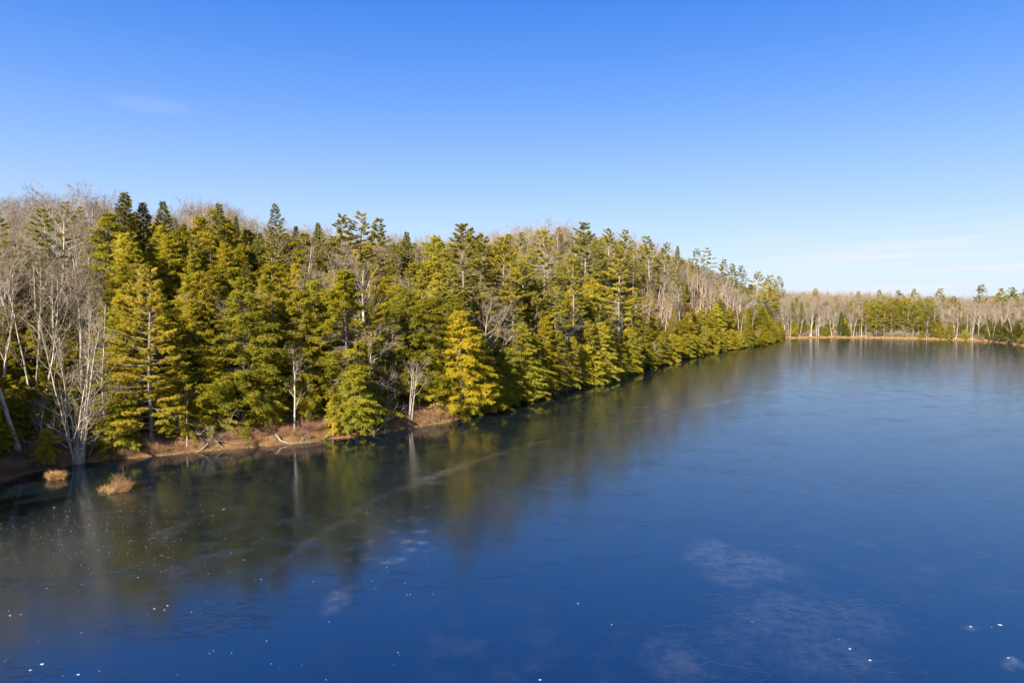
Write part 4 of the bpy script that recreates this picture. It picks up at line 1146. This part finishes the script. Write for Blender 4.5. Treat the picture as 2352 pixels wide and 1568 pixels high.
# straw grass fringe on the waterline
g = Geo(); base = []
for u0, u1, b0, b1, m_ in [(235, 760, -0.15, 0.7, 900), (860, 1040, -0.15, 2.6, 900)]:
    for k in range(m_):
        p_ = back_pt(rng.uniform(u0, u1), rng.uniform(b0, b1)); base.append((p_[0], p_[1], max(0.0, float(ground(p_[0], p_[1])))))
blades(g, np.array(base), 16000, 0.38, 0.013, 0.6, 0.35)
base = []
for k in range(2600):
    uu_ = rng.uniform(1815, 2400); wd = 0.6 + 3.6 * smooth(uu_, 2100, 2352)
    p_ = back_pt(uu_, rng.uniform(-0.3, wd)); base.append((p_[0], p_[1], max(0.0, float(ground(p_[0], p_[1])))))
blades(g, np.array(base), 16000, 0.75, 0.05, 0.5, 0.55)
o = link_mesh('shoreline_grass', g.mesh('shoreline_grass', M_grass)); tag(o, 'fringe of dry straw coloured grass along the waterline', 'grass', None, 'stuff')

# sticks and litter lying on the open banks
g = Geo(); P0 = []; P1 = []
for k in range(420):
    u_ = rng.choice([rng.uniform(235, 760), rng.uniform(860, 1040)]); p_ = back_pt(u_, rng.uniform(0, 7)); a = rng.uniform(0, 6.28); L = rng.uniform(.3, 1.6)
    z_ = float(ground(p_[0], p_[1])) + .05; q_ = p_ + L * np.array([math.cos(a), math.sin(a)]); z2 = float(ground(q_[0], q_[1])) + rng.uniform(.04, .3)
    P0.append((p_[0], p_[1], z_)); P1.append((q_[0], q_[1], max(z2, .03)))
prisms(g, P0, P1, 0.028, 0.012, 4)
o = link_mesh('fallen_twigs', g.mesh('fallen_twigs', M_dead, True)); tag(o, 'pale broken sticks strewn over the open banks', 'twigs', None, 'stuff')

def log(pts, r0, r1, label, name='driftwood_log', stubs=5, mat=None, group=None, cat='log', stub_len=0.6):
    """pts: (u, b, height above ground)"""
    W = []
    for u_, b_, h_ in pts:
        p_ = back_pt(u_, b_); W.append((p_[0], p_[1], max(0.0, float(ground(p_[0], p_[1]))) + h_))
    W = np.array(W); o0 = W[0].copy()
    t = np.linspace(0, 1, 9); C = at_t(W - o0, t) + rng.normal(0, 0.03, (9, 3))
    g = Geo(); tube(g, C, np.linspace(r0, r1, 9), 9)
    e = bpy.data.objects.new(name, None); col.objects.link(e); e.location = o0; tag(e, label, cat, group)
    link_mesh('trunk', g.mesh(name + '_trunk', mat or M_dead, True), e)
    if stubs:
        S = at_t(C, rng.uniform(.15, 1, stubs)); D = unit(rng.normal(0, .6, (stubs, 3)) + np.array([0, 0, .7]))
        P, rd = grow(S, D, rng.uniform(.5, 1.3, stubs) * stub_len, np.full(stubs, r1 * .6 + .01), 3, .2, 0, .3)
        g = Geo(); seg(g, P, rd, 4); S, D, L, r_ = children(P, rd, 4, .3, 1, .7, .6, .4, .6); P2, r2 = grow(S, D, L, r_, 2, .2, 0, .3); seg(g, P2, r2, 3)
        link_mesh('branch', g.mesh(name + '_branch', mat or M_dead), e)
    return e
log([(634, 1.2, .5), (645, .4, .2), (668, 0.0, .08), (712, -.1, .05)], .16, .06, 'long driftwood log with an upturned end lying along the shrub bank')
log([(690, .2, .1), (697, .1, .75), (708, .1, .8), (716, -.1, .0)], .07, .04, 'bleached arching branch standing in the water like a little bridge', 'driftwood_branch', 7, cat='branch', stub_len=.9)
log([(738, 4.8, .35), (752, 4.4, .25), (772, 3.5, .3)], .17, .12, 'pale log lying across the brown slope beside the small trunked hemlock', stubs=3)
log([(765, .9, -.2), (766, 1.0, .9), (766, 1.1, 1.9)], .30, .12, 'broken red wood stump at the waterline under the bright hemlock', 'broken_stump', 4, M_redwood, cat='stump')
log([(515, .2, .05), (500, .8, .5), (488, 1.6, .9)], .10, .05, 'bleached stick pile log left of the shrub thicket', 'fallen_branch', 9, cat='branch', stub_len=1.6)
log([(455, -.2, .05), (475, .4, .6), (492, 1.2, 1.1)], .10, .05, 'tangled dead branch at the water below the white sapling', 'fallen_branch', 10, cat='branch', stub_len=1.7)
log([(440, 2.6, .3), (452, 1.6, 1.2), (462, .4, 1.8)], .08, .04, 'dead branch raised above the tangled pile by the white sapling', 'fallen_branch', 9, cat='branch', stub_len=1.5)
log([(330, .1, .02), (372, -.1, .04), (410, -.1, .03)], .06, .03, 'thin pale pole floating against the bank before the tiered pine', stubs=0)
log([(858, -.4, .1), (885, .8, 1.1), (920, 1.6, 1.3)], .13, .05, 'fallen grey tree top sprawled over the water edge', 'fallen_branch', 22, cat='branch', stub_len=2.4)
log([(868, 1.2, .9), (890, 2.2, 2.6), (915, 3.0, 3.9)], .10, .04, 'grey drooping dead limb above the fallen tree top', 'fallen_branch', 20, cat='branch', stub_len=2.2)
log([(855, 2.6, 3.2), (880, 3.2, 5.0), (902, 4.0, 6.3)], .09, .03, 'upper grey dead limb beside the bright rounded hemlock', 'fallen_branch', 16, cat='branch', stub_len=2.0)
log([(150, 3.0, .4), (118, 2.0, 2.8), (95, 1.0, 2.0)], .10, .04, 'bent dead limb arching over the dark evergreen bush', 'fallen_branch', 18, cat='branch', stub_len=2.2)
log([(205, 0.6, .6), (228, 0.4, 3.0), (262, 0.2, 1.6)], .07, .02, 'thin stem bowed over right beside the many stemmed tree', 'fallen_branch', 16, cat='branch', stub_len=1.8)

import bmesh
def boulder(u, b, r, label, flat=.6, group=None):
    p_ = back_pt(u, b)
    bm = bmesh.new(); bmesh.ops.create_icosphere(bm, subdivisions=3, radius=1)
    ph = rng.uniform(0, 6.28, 6)
    for v in bm.verts:
        c = v.co; k = 1 + .18 * math.sin(c.x * 2.3 + ph[0]) * math.cos(c.y * 2.1 + ph[1]) + .10 * math.sin(c.z * 4 + c.x * 3 + ph[2]) + .05 * math.sin(c.y * 9 + ph[3])
        q = max(abs(c.x), abs(c.y), abs(c.z)); k *= (.75 + .25 / q * .75)
        v.co = c * k
    me = bpy.data.meshes.new('boulder'); bm.to_mesh(me); bm.free(); me.materials.append(M_rock)
    o = link_mesh('boulder', me); o.location = (p_[0], p_[1], max(0, float(ground(p_[0], p_[1]))) + r * .15); o.scale = (r, r * .8, r * flat); o.rotation_euler = (0, 0, rng.uniform(0, 6))
    tag(o, label, 'boulder', group)
boulder(1637, .2, 1.7, 'large pale boulder at the waterline past the shore notch')
boulder(1648, .1, .8, 'small boulder just right of the large pale one')
boulder(1690, .2, .9, 'flat grey boulder between the large pale one and the pond corner')
boulder(1722, .2, .8, 'round grey boulder nearest to the pond corner')
boulder(1560, .1, .9, 'dark boulder under the hemlocks left of the large pale one')
boulder(1452, -.3, 1.1, 'reddish low boulder at the tip of the shore notch', .45)
boulder(1006, 4.5, .9, 'pale boulder half hidden above the orange bank')

# white frozen gas bubbles, small raised discs
g = Geo(); P = []
for k in range(390):
    c_ = rng.random() * .92
    if c_ < .5: u_, v_ = rng.uniform(-20, 420), rng.normal(1225, 48)
    elif c_ < .78: u_, v_ = rng.uniform(250, 1000), rng.uniform(1075, 1350)
    elif c_ < .90: u_, v_ = rng.uniform(-20, 1000), rng.uniform(1350, 1568)
    else: u_, v_ = rng.uniform(800, 2352), rng.uniform(1250, 1568)
    if v_ < np.interp(u_, SU, SV) + 14: continue
    P.append((u_, v_, rng.uniform(.012, .030) * (1 if rng.random() < .88 else 1.8)))
P += [(97, 1524, .16), (70, 1538, .10), (180, 1548, .11), (23, 1413, .10), (48, 1410, .07), (385, 1390, .10), (355, 1397, .10), (378, 1400, .08), (514, 1169, .12), (620, 1102, .09), (560, 1285, .07), (124, 1165, .13), (155, 1186, .10),
      (2297, 1434, .16), (2230, 1438, .12), (1952, 1489, .12), (1998, 1515, .12), (2316, 1510, .09), (1240, 1560, .10), (1328, 1385, .08), (1405, 1433, .05), (440, 1405, .05), (600, 1330, .06), (107, 1350, .06)]
for u_, v_, r_ in [(a_, b_, c_ * (.72 if c_ > .04 else 1)) for a_, b_, c_ in P]:
    c_ = water_pt(u_, v_); a = np.arange(8) * math.pi / 4; rr_ = r_ * rng.uniform(.75, 1.2, 8)
    V = np.concatenate([np.stack([c_[0] + np.cos(a) * rr_, c_[1] + np.sin(a) * rr_ * .8, np.full(8, .001)], 1), np.stack([c_[0] + np.cos(a) * rr_ * .6, c_[1] + np.sin(a) * rr_ * .5, np.full(8, .012)], 1), [[c_[0], c_[1], .015]]])
    T = []
    for i in range(8):
        j = (i + 1) % 8; T += [(i, j, 8 + j), (i, 8 + j, 8 + i), (8 + i, 8 + j, 16)]
    g.tris(V, T)
m, n, l = new_mat('bubble_ice'); p = n.new('ShaderNodeBsdfPrincipled'); p.inputs['Base Color'].default_value = (.38, .40, .42, 1); p.inputs['Roughness'].default_value = .6
o_ = n.new('ShaderNodeOutputMaterial'); l.new(p.outputs[0], o_.inputs[0])
o = link_mesh('ice_bubbles', g.mesh('ice_bubbles', m, True)); tag(o, 'white frozen bubbles dotted over the dark ice', 'ice bubbles', None, 'stuff')
